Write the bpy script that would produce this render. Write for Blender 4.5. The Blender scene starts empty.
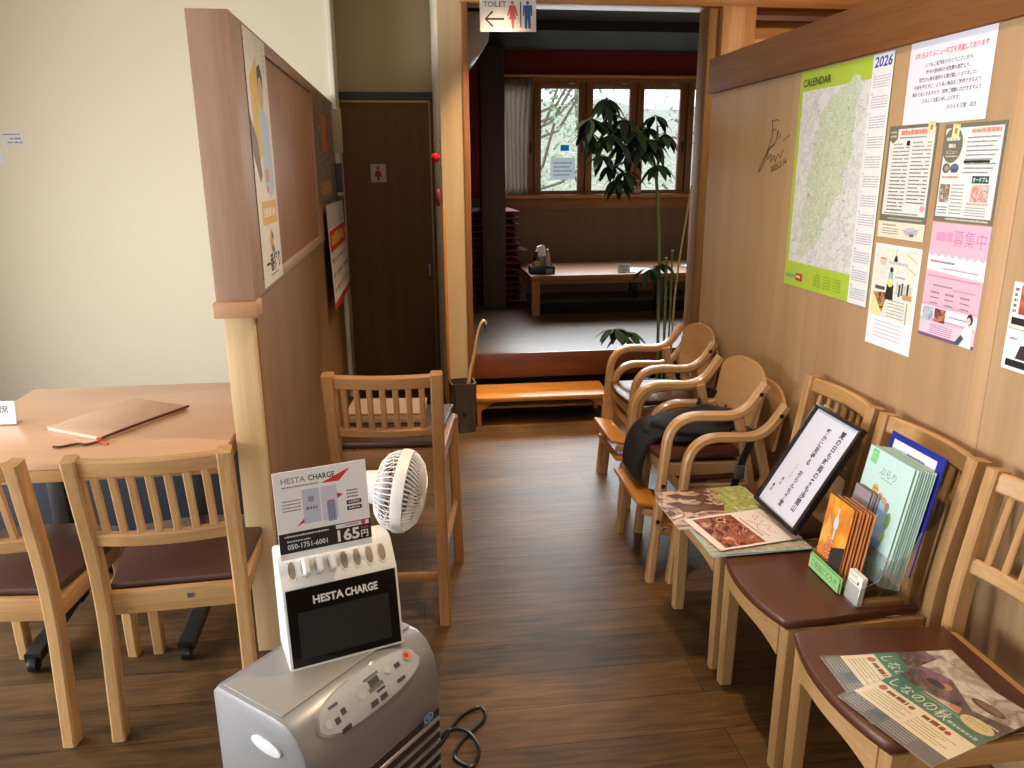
import bpy, bmesh, math, random
from mathutils import Vector, Matrix
random.seed(7)
C = bpy.context.scene.collection
S = bpy.context.scene
PI = math.pi
V = Vector

# ------------------------------------------------------------------ camera
def make_camera():
    yaw, pitch, roll = [math.radians(a) for a in (7.36, 15.5, 0.335)]
    f = V((math.sin(yaw)*math.cos(pitch), math.cos(yaw)*math.cos(pitch), -math.sin(pitch)))
    r = V((math.cos(yaw), -math.sin(yaw), 0)); u = r.cross(f)
    r2 = r*math.cos(roll) - u*math.sin(roll); u2 = r*math.sin(roll) + u*math.cos(roll)
    cd = bpy.data.cameras.new('camera'); cd.sensor_width = 36; cd.lens = 775/1024*36; cd.clip_start = .05
    co = bpy.data.objects.new('camera', cd); C.objects.link(co)
    m = Matrix((r2, u2, -f)).transposed().to_4x4(); m.translation = (0, 0, 1.45)
    co.matrix_world = m; S.camera = co
make_camera()
S.view_settings.view_transform = 'Standard'; S.view_settings.look = 'None'
S.view_settings.gamma = 1; S.view_settings.use_curve_mapping = False
S.view_settings.exposure = -0.12
S.cycles.use_denoising = True
S.cycles.max_bounces = 8; S.cycles.transparent_max_bounces = 16
S.cycles.sample_clamp_indirect = 6

# ------------------------------------------------------------------ sky and large lights
w = bpy.data.worlds.new('overcast_sky'); S.world = w; w.use_nodes = True
wb = w.node_tree.nodes['Background']; wb.inputs[0].default_value = (.90, .96, 1, 1); wb.inputs[1].default_value = 2.6

def area(name, loc, direction, sx, sy, power, col, spread=180, shape='RECTANGLE'):
    l = bpy.data.lights.new(name, 'AREA'); l.shape = shape; l.size = sx
    if shape == 'RECTANGLE': l.size_y = sy
    l.energy = power; l.color = col; l.spread = math.radians(spread)
    o = bpy.data.objects.new(name, l); C.objects.link(o); o.location = loc
    o.rotation_euler = V(direction).to_track_quat('-Z', 'Y').to_euler()
    return o
# daylight standing in the openings of the dining room's windows (left wall, and an unseen window added behind the camera)
area('daylight_left', (-3.12, 1.9, .90), (1, 0, -.06), 3.4, 1.05, 175, (.97, .98, 1), 160)
area('rear_daylight_fill', (-1.2, -1.92, 1.25), (0.1, 1, -.1), 2.2, 1.3, 8, (.97, .98, 1))
area('daylight_raised', (1.85, 6.79, 1.64), (0, -1, -.46), 2.2, .6, 36, (.90, .97, 1), 100)
# sky portals in the window openings
for nm, lc, dr, sx, sy in (('sky_portal_left', (-3.26, 1.9, .925), (1, 0, 0), 3.8, 1.15), ('sky_portal_rear', (-1.2, -2.05, 1.25), (0, 1, 0), 2.4, 1.5), ('sky_portal_raised', (1.85, 7.09, 1.7), (0, -1, 0), 2.3, .95)):
    area(nm, lc, dr, sx, sy, 1, (1, 1, 1)).data.cycles.is_portal = True

# ------------------------------------------------------------------ materials
def lin(c):
    return tuple(((v/255)/12.92 if v/255 <= .04045 else ((v/255+.055)/1.055)**2.4) for v in c)
MC = {}
def mat(name, rgb, rough=.55, metal=0, coat=0, spec=.5, emit=0, bump=0, bscale=200, sheen=0):
    if name in MC: return MC[name]
    m = bpy.data.materials.new(name); m.use_nodes = True
    b = m.node_tree.nodes['Principled BSDF']; c = lin(rgb)
    b.inputs['Base Color'].default_value = (*c, 1); b.inputs['Roughness'].default_value = rough
    b.inputs['Metallic'].default_value = metal; b.inputs['Coat Weight'].default_value = coat
    b.inputs['Coat Roughness'].default_value = .12; b.inputs['Specular IOR Level'].default_value = spec
    if emit:
        b.inputs['Emission Color'].default_value = (*c, 1); b.inputs['Emission Strength'].default_value = emit
    if bump:
        N = m.node_tree.nodes; L = m.node_tree.links
        tc = N.new('ShaderNodeTexCoord'); n = N.new('ShaderNodeTexNoise'); n.inputs['Scale'].default_value = bscale
        bp = N.new('ShaderNodeBump'); bp.inputs['Strength'].default_value = bump; bp.inputs['Distance'].default_value = .002
        L.new(tc.outputs['Object'], n.inputs['Vector']); L.new(n.outputs['Fac'], bp.inputs['Height']); L.new(bp.outputs[0], b.inputs['Normal'])
    MC[name] = m; return m
def wood(name, c1, c2, axis='z', scale=18, stretch=.06, rough=.45, coat=0, fine=.35, spec=.5):
    """grain runs along axis of the object's own space"""
    key = name+axis
    if key in MC: return MC[key]
    m = bpy.data.materials.new(key); m.use_nodes = True
    N = m.node_tree.nodes; L = m.node_tree.links; b = N['Principled BSDF']
    tc = N.new('ShaderNodeTexCoord'); mp = N.new('ShaderNodeMapping'); oi = N.new('ShaderNodeObjectInfo')
    sc = [1, 1, 1]; sc['xyz'.index(axis)] = stretch; mp.inputs['Scale'].default_value = sc
    ad = N.new('ShaderNodeVectorMath'); ad.operation = 'ADD'
    L.new(tc.outputs['Object'], ad.inputs[0]); L.new(oi.outputs['Random'], ad.inputs[1])
    L.new(ad.outputs[0], mp.inputs['Vector'])
    n1 = N.new('ShaderNodeTexNoise'); n1.inputs['Scale'].default_value = scale; n1.inputs['Detail'].default_value = 4; n1.inputs['Distortion'].default_value = .6
    n2 = N.new('ShaderNodeTexNoise'); n2.inputs['Scale'].default_value = scale*7; n2.inputs['Detail'].default_value = 3
    L.new(mp.outputs[0], n1.inputs['Vector']); L.new(mp.outputs[0], n2.inputs['Vector'])
    mx = N.new('ShaderNodeMix'); mx.inputs['Factor'].default_value = fine
    L.new(n1.outputs['Fac'], mx.inputs['A']); L.new(n2.outputs['Fac'], mx.inputs['B'])
    r = N.new('ShaderNodeValToRGB'); r.color_ramp.elements[0].position = .36; r.color_ramp.elements[1].position = .64
    r.color_ramp.elements[0].color = (*lin(c2), 1); r.color_ramp.elements[1].color = (*lin(c1), 1)
    L.new(mx.outputs['Result'], r.inputs['Fac']); L.new(r.outputs[0], b.inputs['Base Color'])
    b.inputs['Roughness'].default_value = rough; b.inputs['Coat Weight'].default_value = coat; b.inputs['Coat Roughness'].default_value = .15
    b.inputs['Specular IOR Level'].default_value = spec
    MC[key] = m; return m
def planks(name, c1, c2, c3, length, width, rough, grain_c=.35, rot=0, spec=.5):
    m = bpy.data.materials.new(name); m.use_nodes = True
    N = m.node_tree.nodes; L = m.node_tree.links; b = N['Principled BSDF']
    tc = N.new('ShaderNodeTexCoord'); mp = N.new('ShaderNodeMapping'); mp.inputs['Rotation'].default_value = (0, 0, rot)
    L.new(tc.outputs['Object'], mp.inputs['Vector'])
    br = N.new('ShaderNodeTexBrick'); br.offset = .37; br.offset_frequency = 2
    br.inputs['Color1'].default_value = (*lin(c1), 1); br.inputs['Color2'].default_value = (*lin(c2), 1); br.inputs['Mortar'].default_value = (*lin(c3), 1)
    br.inputs['Scale'].default_value = 1; br.inputs['Brick Width'].default_value = length; br.inputs['Row Height'].default_value = width
    br.inputs['Mortar Size'].default_value = .0012; br.inputs['Bias'].default_value = -.1
    L.new(mp.outputs[0], br.inputs['Vector'])
    m2 = N.new('ShaderNodeMapping'); m2.inputs['Scale'].default_value = (.9, 9, 1); L.new(mp.outputs[0], m2.inputs['Vector'])
    n = N.new('ShaderNodeTexNoise'); n.inputs['Scale'].default_value = 4; n.inputs['Detail'].default_value = 7; n.inputs['Distortion'].default_value = 1.2
    L.new(m2.outputs[0], n.inputs['Vector'])
    n3 = N.new('ShaderNodeTexNoise'); n3.inputs['Scale'].default_value = 3.0; n3.inputs['Detail'].default_value = 4; L.new(mp.outputs[0], n3.inputs['Vector'])
    r = N.new('ShaderNodeValToRGB'); r.color_ramp.elements[0].position = .3; r.color_ramp.elements[1].position = .7
    r.color_ramp.elements[0].color = (1-grain_c*1.6, 1-grain_c*1.6, 1-grain_c*1.6, 1); r.color_ramp.elements[1].color = (1.25, 1.25, 1.25, 1)
    L.new(n.outputs['Fac'], r.inputs['Fac'])
    r3 = N.new('ShaderNodeValToRGB'); r3.color_ramp.elements[0].position = .3; r3.color_ramp.elements[1].position = .7
    r3.color_ramp.elements[0].color = (.58, .60, .64, 1); r3.color_ramp.elements[1].color = (1.32, 1.25, 1.12, 1); L.new(n3.outputs['Fac'], r3.inputs['Fac'])
    mx = N.new('ShaderNodeMix'); mx.data_type = 'RGBA'; mx.blend_type = 'MULTIPLY'; mx.inputs['Factor'].default_value = 1
    L.new(br.outputs['Color'], mx.inputs['A']); L.new(r.outputs[0], mx.inputs['B'])
    mx2 = N.new('ShaderNodeMix'); mx2.data_type = 'RGBA'; mx2.blend_type = 'MULTIPLY'; mx2.inputs['Factor'].default_value = 1
    L.new(mx.outputs['Result'], mx2.inputs['A']); L.new(r3.outputs[0], mx2.inputs['B'])
    L.new(mx2.outputs['Result'], b.inputs['Base Color'])
    b.inputs['Roughness'].default_value = rough; b.inputs['Specular IOR Level'].default_value = spec
    bp = N.new('ShaderNodeBump'); bp.inputs['Strength'].default_value = .12; bp.inputs['Distance'].default_value = .002
    L.new(n.outputs['Fac'], bp.inputs['Height']); L.new(bp.outputs[0], b.inputs['Normal'])
    MC[name] = m; return m
def clear(name, tint=(1, 1, 1), gloss=.10, rough=.03, amount=.75):
    m = bpy.data.materials.new(name); m.use_nodes = True
    N = m.node_tree.nodes; L = m.node_tree.links; out = N['Material Output']; N.remove(N['Principled BSDF'])
    t = N.new('ShaderNodeBsdfTransparent'); t.inputs[0].default_value = (*tint, 1)
    g = N.new('ShaderNodeBsdfGlossy'); g.inputs['Roughness'].default_value = rough
    fr = N.new('ShaderNodeFresnel'); fr.inputs[0].default_value = 1.45
    mul = N.new('ShaderNodeMath'); mul.operation = 'MULTIPLY_ADD'; mul.inputs[1].default_value = amount; mul.inputs[2].default_value = gloss*.2
    mx = N.new('ShaderNodeMixShader'); L.new(fr.outputs[0], mul.inputs[0]); L.new(mul.outputs[0], mx.inputs[0])
    L.new(t.outputs[0], mx.inputs[1]); L.new(g.outputs[0], mx.inputs[2]); L.new(mx.outputs[0], out.inputs[0])
    MC[name] = m; return m

M_CREAM = mat('cream_wallpaper', (230, 222, 200), .85, bump=.25, bscale=90)
M_CREAM_SHADED = mat('cream_wallpaper_shaded', (172, 150, 118), .85, bump=.25, bscale=90)  # cream wallpaper again, with the corridor's shade put into its colour
M_CEIL = mat('white_ceiling', (225, 220, 205), .9)
M_FLOOR = planks('dark_vinyl_planks', (98, 72, 43), (74, 56, 35), (36, 26, 16), 1.25, .152, .44, .31, 0, .28)
M_DECK = planks('glossy_floor_boards', (92, 66, 46), (78, 56, 38), (30, 20, 12), 1.6, .1, .34, .2, 0, .7)
M_PANEL = wood('beech_panel', (182, 150, 112), (168, 136, 98), 'z', 9, .03, .55, 0, .3)
M_RAIL = wood('walnut_stained_rail', (132, 86, 48), (112, 71, 38), 'y', 16, .05, .8, spec=.12)
M_OAK = {a: wood('oak_chair', (196, 156, 106), (172, 130, 82), a, 26, .05, .42, .15) for a in 'xyz'}
M_BEECH = {a: wood('beech_bentwood', (194, 154, 108), (180, 138, 93), a, 20, .05, .35, .25) for a in 'xyz'}
M_VINYL = mat('dark_brown_vinyl', (82, 43, 28), .38, bump=.15, bscale=300)
M_VINYL2 = mat('plum_brown_vinyl', (72, 46, 40), .36, bump=.15, bscale=300)
M_PINE = {a: wood('knotty_pine', (205, 148, 86), (176, 115, 58), a, 14, .06, .45) for a in 'xyz'}
M_ORANGE = {a: wood('amber_cedar', (200, 138, 60), (174, 112, 44), a, 14, .05, .4, .1) for a in 'xyz'}
M_TRIM = {a: wood('brown_trim', (160, 104, 56), (132, 82, 42), a, 14, .05, .45) for a in 'xyz'}
M_JAMB = {a: wood('jamb_wood', (170, 128, 84), (146, 104, 64), a, 14, .05, .75, spec=.15) for a in 'xyz'}
M_DOOR = wood('dark_door_veneer', (116, 82, 51), (104, 72, 44), 'z', 12, .03, .6, spec=.2)
M_DOORF = mat('black_brown_frame', (38, 26, 20), .5)
M_PINKW = {a: wood('rosy_beech', (172, 138, 116), (154, 120, 100), a, 15, .05, .55) for a in 'xyz'}
M_SLAT = wood('reddish_slat', (172, 128, 98), (152, 110, 82), 'z', 20, .04, .5)
M_POST = wood('pale_ash_post', (214, 186, 142), (200, 170, 124), 'z', 40, .03, .6)
M_TABLE = wood('peach_table_top', (222, 180, 146), (214, 170, 136), 'x', 10, .04, .3, .25)
M_TEDGE = wood('table_edge_band', (186, 140, 92), (170, 124, 78), 'x', 14, .04, .45)
M_NAVY = mat('dark_navy', (30, 34, 44), .8)
M_BLACK = mat('black_metal', (22, 22, 23), .45)
M_BLACKP = mat('black_plastic', (18, 18, 19), .35)
M_WHITEP = mat('white_plastic', (228, 228, 226), .38)
M_PAPER = mat('white_paper', (236, 238, 244), .65)
M_SILVER = mat('silver_paint', (150, 150, 153), .36, .45)
M_STEEL = mat('steel', (150, 150, 150), .3, 1)
M_RED = mat('dark_red_wall', (116, 30, 20), .8)
M_GREYCEIL = mat('grey_blue_ceiling', (74, 80, 85), .8)
M_GLASS = clear('window_glass')
M_ACRYL = clear('clear_acrylic', (.975, .985, .985), .15, .05, .45)
M_SLEEVE = clear('clear_plastic_sleeve', (.99, .99, .99), .05, .12, .16)
M_LEAF = mat('schefflera_leaf', (32, 50, 34), .65, spec=.15)
M_LEAF2 = mat('schefflera_leaf_light', (44, 68, 42), .65, spec=.15)
M_STEM = mat('green_stem', (96, 112, 62), .55)
M_DARKW = wood('dark_pillar_wood', (72, 56, 46), (60, 46, 38), 'z', 14, .03, .6)
M_LOWT = {a: wood('low_table_wood', (150, 104, 64), (132, 88, 52), a, 12, .05, .5, 0, spec=.3) for a in 'xyz'}

# ------------------------------------------------------------------ mesh builder
def thin_paper(name, rgb):
    m = bpy.data.materials.new(name); m.use_nodes = True
    N = m.node_tree.nodes; L = m.node_tree.links; out = N['Material Output']; N.remove(N['Principled BSDF'])
    d = N.new('ShaderNodeBsdfDiffuse'); t = N.new('ShaderNodeBsdfTranslucent'); mx = N.new('ShaderNodeMixShader'); mx.inputs[0].default_value = .8
    d.inputs[0].default_value = (*lin(rgb), 1); t.inputs[0].default_value = (*lin(rgb), 1)
    L.new(d.outputs[0], mx.inputs[1]); L.new(t.outputs[0], mx.inputs[2]); L.new(mx.outputs[0], out.inputs[0])
    MC[name] = m; return m
def picture(name, cols, scale=30, stretch=(1, 1, 1), detail=3, dist=.8):
    """blurred many-coloured print for photographs on paper"""
    if name in MC: return MC[name]
    m = bpy.data.materials.new(name); m.use_nodes = True
    N = m.node_tree.nodes; L = m.node_tree.links; b = N['Principled BSDF']; b.inputs['Roughness'].default_value = .45
    tc = N.new('ShaderNodeTexCoord'); mp = N.new('ShaderNodeMapping'); mp.inputs['Scale'].default_value = stretch
    n = N.new('ShaderNodeTexNoise'); n.inputs['Scale'].default_value = scale; n.inputs['Detail'].default_value = detail; n.inputs['Distortion'].default_value = dist
    r = N.new('ShaderNodeValToRGB'); e = r.color_ramp.elements
    for i, c in enumerate(cols):
        p = .30+.40*i/(len(cols)-1)
        x = e[i] if i < 2 else e.new(p)
        x.position = p; x.color = (*lin(c), 1)
    L.new(tc.outputs['Object'], mp.inputs['Vector']); L.new(mp.outputs[0], n.inputs['Vector']); L.new(n.outputs['Fac'], r.inputs['Fac']); L.new(r.outputs[0], b.inputs['Base Color'])
    MC[name] = m; return m
class MB:
    def __init__(s): s.v = []; s.f = []; s.m = []; s.mats = []; s.sharp = 40
    def mi(s, m):
        if m not in s.mats: s.mats.append(m)
        return s.mats.index(m)
    def add(s, vs, fs, m, M=None):
        o = len(s.v); k = s.mi(m)
        for p in vs:
            p = V(p); s.v.append(tuple(M @ p) if M is not None else tuple(p))
        for f in fs: s.f.append(tuple(i+o for i in f)); s.m.append(k)
        return s
    def frombm(s, bm, m, M=None):
        bm.verts.index_update()
        s.add([v.co.copy() for v in bm.verts], [[v.index for v in f.verts] for f in bm.faces], m, M); bm.free(); return s
    def box(s, c, d, m, bev=0, R=None, seg=2):
        """c centre, d full sizes"""
        bm = bmesh.new(); bmesh.ops.create_cube(bm, size=1)
        for v in bm.verts: v.co = V((v.co.x*d[0], v.co.y*d[1], v.co.z*d[2]))
        if bev: bmesh.ops.bevel(bm, geom=list(bm.edges), offset=min(bev, .48*min(d)), segments=seg, profile=.5, affect='EDGES')
        M = Matrix.Translation(c)
        if R is not None: M = M @ R.to_4x4()
        return s.frombm(bm, m, M)
    def bb(s, lo, hi, m, bev=0):
        return s.box([(a+b)/2 for a, b in zip(lo, hi)], [abs(b-a) for a, b in zip(lo, hi)], m, bev)
    def prism(s, poly, t, m, M=None, bev=0):
        """polygon in xy, extruded 0..t along z, then M"""
        bm = bmesh.new(); vs = [bm.verts.new((x, y, 0)) for x, y in poly]; f = bm.faces.new(vs)
        r = bmesh.ops.extrude_face_region(bm, geom=[f])
        for e in r['geom']:
            if isinstance(e, bmesh.types.BMVert): e.co.z += t
        bmesh.ops.recalc_face_normals(bm, faces=list(bm.faces))
        if bev:
            ed = [e for e in bm.edges if abs(e.verts[0].co.z-e.verts[1].co.z) < 1e-6]
            bmesh.ops.bevel(bm, geom=ed, offset=bev, segments=2, profile=.5, affect='EDGES')
        return s.frombm(bm, m, M)
    def sweep(s, path, prof, m, side=None, scale=None, cap=True):
        path = [V(p) for p in path]; n = len(path); k = len(prof); vs = []; sd = V(side).normalized() if side else None
        pn = None
        for i, p in enumerate(path):
            t = (path[min(i+1, n-1)] - path[max(i-1, 0)]).normalized()
            if sd is not None: a = (sd - t*sd.dot(t)).normalized()
            else:
                if pn is None: pn = V((0, 0, 1)) if abs(t.z) < .9 else V((1, 0, 0))
                a = (pn - t*pn.dot(t)).normalized(); pn = a
            b = t.cross(a); q = scale[i] if scale else 1
            for (x, y) in prof: vs.append(p + a*x*q + b*y*q)
        fs = []
        for i in range(n-1):
            for j in range(k):
                j2 = (j+1) % k; fs.append((i*k+j, i*k+j2, (i+1)*k+j2, (i+1)*k+j))
        if cap: fs.append(tuple(range(k-1, -1, -1))); fs.append(tuple((n-1)*k+j for j in range(k)))
        return s.add(vs, fs, m)
    def tube(s, path, r, m, k=10, scale=None):
        return s.sweep(path, [(r*math.cos(2*PI*i/k), r*math.sin(2*PI*i/k)) for i in range(k)], m, None, scale)
    def lathe(s, prof, m, M=None, n=32):
        vs = []; fs = []; k = len(prof)
        for i in range(n):
            a = 2*PI*i/n
            for (r, z) in prof: vs.append((r*math.cos(a), r*math.sin(a), z))
        for i in range(n):
            i2 = (i+1) % n
            for j in range(k-1): fs.append((i*k+j, i2*k+j, i2*k+j+1, i*k+j+1))
        if prof[0][0] > 1e-5: fs.append(tuple(i*k for i in range(n-1, -1, -1)))
        if prof[-1][0] > 1e-5: fs.append(tuple(i*k+k-1 for i in range(n)))
        return s.add(vs, fs, m, M)
    def torus(s, R, r, m, M=None, n=40, k=8):
        vs = []; fs = []
        for i in range(n):
            a = 2*PI*i/n
            for j in range(k):
                b = 2*PI*j/k; q = R + r*math.cos(b); vs.append((q*math.cos(a), q*math.sin(a), r*math.sin(b)))
        for i in range(n):
            for j in range(k): fs.append((i*k+j, (i+1) % n*k+j, (i+1) % n*k+(j+1) % k, i*k+(j+1) % k))
        return s.add(vs, fs, m, M)
    def ball(s, c, r, m, sub=2):
        bm = bmesh.new(); bmesh.ops.create_icosphere(bm, subdivisions=sub, radius=1)
        rr = r if hasattr(r, '__len__') else (r, r, r)
        for v in bm.verts: v.co = V((v.co.x*rr[0], v.co.y*rr[1], v.co.z*rr[2]))
        return s.frombm(bm, m, Matrix.Translation(c))
    def mesh(s, name):
        me = bpy.data.meshes.new(name); me.from_pydata(s.v, [], s.f)
        for m in s.mats: me.materials.append(m)
        me.polygons.foreach_set('material_index', s.m)
        me.polygons.foreach_set('use_smooth', [True]*len(s.f))
        me.update(); me.set_sharp_from_angle(angle=math.radians(s.sharp)); return me
    def build(s, name, parent=None, label=None):
        o = bpy.data.objects.new(name, s.mesh(name)); C.objects.link(o)
        if parent: o.parent = parent
        if label: o['label'] = label
        return o
def rect_prof(a, b, c=.006):
    a /= 2; b /= 2
    return [(-a+c, -b), (a-c, -b), (a, -b+c), (a, b-c), (a-c, b), (-a+c, b), (-a, b-c), (-a, -b+c)]
def arc_path(pts, radii, seg=8):
    pts = [V(p) for p in pts]; out = [pts[0]]
    for i in range(1, len(pts)-1):
        p = pts[i]; a = (pts[i-1]-p); b = (pts[i+1]-p); r = radii[i-1]
        d = min(r, a.length*.49, b.length*.49); A = p + a.normalized()*d; B = p + b.normalized()*d
        for k in range(seg+1):
            t = k/seg; out.append(A*(1-t)**2 + p*2*t*(1-t) + B*t*t)
    out.append(pts[-1]); return out
def smooth_path(pts, n=6):
    pts = [V(p) for p in pts]; out = []
    for i in range(len(pts)-1):
        p0 = pts[max(i-1, 0)]; p1 = pts[i]; p2 = pts[i+1]; p3 = pts[min(i+2, len(pts)-1)]
        for k in range(n):
            t = k/n; out.append(.5*((2*p1)+(p2-p0)*t+(2*p0-5*p1+4*p2-p3)*t*t+(3*p1-p0-3*p2+p3)*t**3))
    out.append(pts[-1]); return out
# ------------------------------------------------------------------ objects, parts, copies
def tag(o, label, cat, group=None, kind=None):
    o['label'] = label; o['category'] = cat
    if group: o['group'] = group
    if kind: o['kind'] = kind
    return o
def thing(name, label, cat, loc=(0, 0, 0), rz=0, group=None):
    o = bpy.data.objects.new(name, None); C.objects.link(o); o.location = loc; o.rotation_euler = (0, 0, rz); o.empty_display_size = .1
    return tag(o, label, cat, group)
def struct(name, mb, parent=None):
    o = mb.build(name, parent)
    if not parent: o['kind'] = 'structure'
    return o
def dup(root, loc, rz, label, group=None):
    r = root.copy(); C.objects.link(r); r.location = loc; r.rotation_euler = (0, 0, rz); r['label'] = label
    if group: r['group'] = group
    for ch in list(root.children):
        c = ch.copy(); C.objects.link(c); c.parent = r
        for g in list(ch.children):
            d = g.copy(); C.objects.link(d); d.parent = c
    return r

# ------------------------------------------------------------------ lettering and printed sheets
_gl = {}
def glyphs(sx, bold=0):
    key = (sx, bold)
    if key in _gl: return _gl[key]
    cu = bpy.data.curves.new('lettering', 'FONT'); cu.body = sx; cu.size = 1; cu.resolution_u = 2; cu.offset = bold
    ob = bpy.data.objects.new('lettering', cu); C.objects.link(ob)
    dg = bpy.context.evaluated_depsgraph_get(); me = bpy.data.meshes.new_from_object(ob.evaluated_get(dg))
    vs = [(v.co.x, v.co.y) for v in me.vertices]; fs = [tuple(p.vertices) for p in me.polygons]
    bpy.data.objects.remove(ob); bpy.data.curves.remove(cu); bpy.data.meshes.remove(me)
    _gl[key] = (vs, fs); return _gl[key]
def ink(rgb, rough=.6): return mat('ink_%d_%d_%d' % tuple(rgb), rgb, rough)
class Sheet:
    """printed sheet: x right, y down in mm from the top left corner; mesh local: X right, Y up, Z out"""
    def __init__(s, w, h, col=(236, 238, 244), thick=.4, rough=.6, corner=0, bend=None):
        s.w, s.h = w, h; s.mb = MB(); s.z = thick; s.bend = bend
        s.mb.box((w/2000, -h/2000, thick/2000), (w/1000, h/1000, thick/1000), col if isinstance(col, bpy.types.Material) else ink(col, rough))
        s.step = .08
    def _put(s, pts, fs, col):
        s.z += s.step*.12
        s.mb.add([(x/1000, -y/1000, (s.z+.1)/1000) for x, y in pts], fs, col if isinstance(col, bpy.types.Material) else ink(col))
    def rect(s, x, y, w, h, col): s._put([(x, y+h), (x+w, y+h), (x+w, y), (x, y)], [(0, 1, 2, 3)], col)
    def poly(s, pts, col): s._put(pts, [tuple(range(len(pts)))], col)
    def ell(s, cx, cy, rx, ry, col, n=24): s._put([(cx+rx*math.cos(2*PI*i/n), cy-ry*math.sin(2*PI*i/n)) for i in range(n)], [tuple(range(n))], col)
    def line(s, pts, wd, col):
        a = []; 
        for i, p in enumerate(pts):
            q = V(pts[min(i+1, len(pts)-1)]) - V(pts[max(i-1, 0)]); q.normalize(); nx = V((-q.y, q.x))*wd/2
            a.append((V(p)+nx, V(p)-nx))
        vs = []; fs = []
        for l, r in a: vs += [tuple(l), tuple(r)]
        for i in range(len(a)-1): fs.append((2*i, 2*i+1, 2*i+3, 2*i+2))
        s._put(vs, fs, col)
    def text(s, t, x, y, size, col, align='l', bold=0, fit=None, slant=0, rot=0):
        """y is the baseline; size the em in mm; fit squeezes to a width"""
        vs, fs = glyphs(t, bold)
        if not vs: return
        x0 = min(v[0] for v in vs); x1 = max(v[0] for v in vs); wd = (x1-x0)*size; k = 1
        if fit: k = fit/wd
        wd *= k; off = {'l': 0, 'c': -wd/2, 'r': -wd}[align]; cr, sr = math.cos(rot), math.sin(rot)
        out = []
        for vx, vy in vs:
            px = (vx-x0)*size*k+off+vy*size*slant; py = -vy*size
            out.append((x+px*cr+py*sr, y-px*sr+py*cr))
        s._put(out, fs, col)
    def vtext(s, t, x, y, size, col, pitch=1.0, bold=0):
        for i, ch in enumerate(t):
            if ch.strip(): s.text(ch, x, y+(i+.85)*size*pitch, size, col, 'c', bold)
    def dashes(s, x, y, w, h, col, seed=0, gap=.25):
        """a line of small unreadable print"""
        if max(col) < 112: col = tuple(int(c_+48) for c_ in col)
        h *= .82
        rn = random.Random(seed*97+int(x*3+y*7)); q = x; vs = []; fs = []
        while q < x+w-.3*h:
            ww = min(h*rn.uniform(.5, 1.6), x+w-q); o = len(vs); hh = h*rn.uniform(.75, 1)
            vs += [(q, y+h), (q+ww, y+h), (q+ww, y+h-hh), (q, y+h-hh)]; fs.append((o, o+1, o+2, o+3)); q += ww+h*gap
        if vs: s._put(vs, fs, col)
    def place(s, name, origin, u, up, parent=None, label=None, cat=None, group=None):
        o = s.mb.build(name, parent); u = V(u).normalized(); up = V(up); up = (up-u*up.dot(u)).normalized(); n = u.cross(up)
        M = Matrix((u, up, n)).transposed().to_4x4(); M.translation = V(origin); o.matrix_local = M
        if cat: tag(o, label, cat, group)
        elif label: o['label'] = label
        return o
WR = dict(u=(0, -1, 0), up=(0, 0, 1)); XR = 1.33 - .0006        # on the right wall
WL = dict(u=(0, 1, 0), up=(0, 0, 1)); XL = -.43 + .0006          # on the left partition
WB = dict(u=(1, 0, 0), up=(0, 0, 1))
K = (40, 40, 44); GREY = (120, 122, 128)

# ================================================================== THE SETTING
X0, X1, Y0, Y1, ZC = -3.2, 4.0, -2.0, 7.0, 2.62
struct('floor', MB().bb((X0-.1, Y0-.1, -.06), (X1+.1, 5.75, 0), M_FLOOR))
struct('ceiling', MB().bb((X0-.1, Y0-.1, ZC), (X1+.1, 5.8, ZC+.08), M_CEIL))
# left outer wall with its row of windows
mb = MB()
mb.bb((X0-.12, Y0-.1, 0), (X0, 5.15, .35), M_CREAM); mb.bb((X0-.12, Y0-.1, 1.5), (X0, 5.15, ZC), M_CREAM)
mb.bb((X0-.12, Y0-.1, .35), (X0, -.0, 1.5), M_CREAM); mb.bb((X0-.12, 3.8, .35), (X0, 5.15, 1.5), M_CREAM)
struct('wall_left', mb)
def plain_window(name, a, b, z0, z1, n, axis):
    f = MB(); g = MB()
    def bx(t0, t1, za, zb, d=.03, mbx=f, m=M_TRIM['z']):
        if axis == 'y': mbx.bb((X0-.08, t0, za), (X0-.08+d*2, t1, zb), m)
        else: mbx.bb((t0, Y0-.08, za), (t1, Y0-.08+d*2, zb), m)
    bx(a, b, z0, z0+.06); bx(a, b, z1-.06, z1)
    for i in range(n+1):
        t = a+(b-a)*i/n; bx(max(a, t-.03), min(b, t+.03), z0, z1)
    bx(a, b, z0, z1, .003, g, M_GLASS)
    o = struct(name, f); g.build('window_pane', o); return o
plain_window('window_2', .0, 3.8, .35, 1.5, 4, 'y')
# wall behind the camera, with an unseen window added to let light in
mb = MB(); mb.bb((X0-.1, Y0-.12, 0), (X1, Y0, .5), M_CREAM); mb.bb((X0-.1, Y0-.12, 2.0), (X1, Y0, ZC), M_CREAM)
mb.bb((X0-.1, Y0-.12, .5), (-2.4, Y0, 2.0), M_CREAM); mb.bb((0.0, Y0-.12, .5), (X1, Y0, 2.0), M_CREAM); struct('wall_rear', mb)
plain_window('window_added_rear', -2.4, 0.0, .5, 2.0, 3, 'x')
# cream end wall of the dining room and the short return beside the toilet door
mb = MB(); mb.bb((X0-.1, 5.05, 0), (-.43, 5.17, ZC), M_CREAM); mb.bb((-.50, 5.17, 0), (-.43, 5.6, ZC), M_CREAM); struct('wall_end', mb)
struct('trim_12', MB().bb((-.434, 5.03, 0), (-.408, 5.06, ZC), mat('white_corner_bead', (232, 226, 212), .6), .003))
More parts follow.
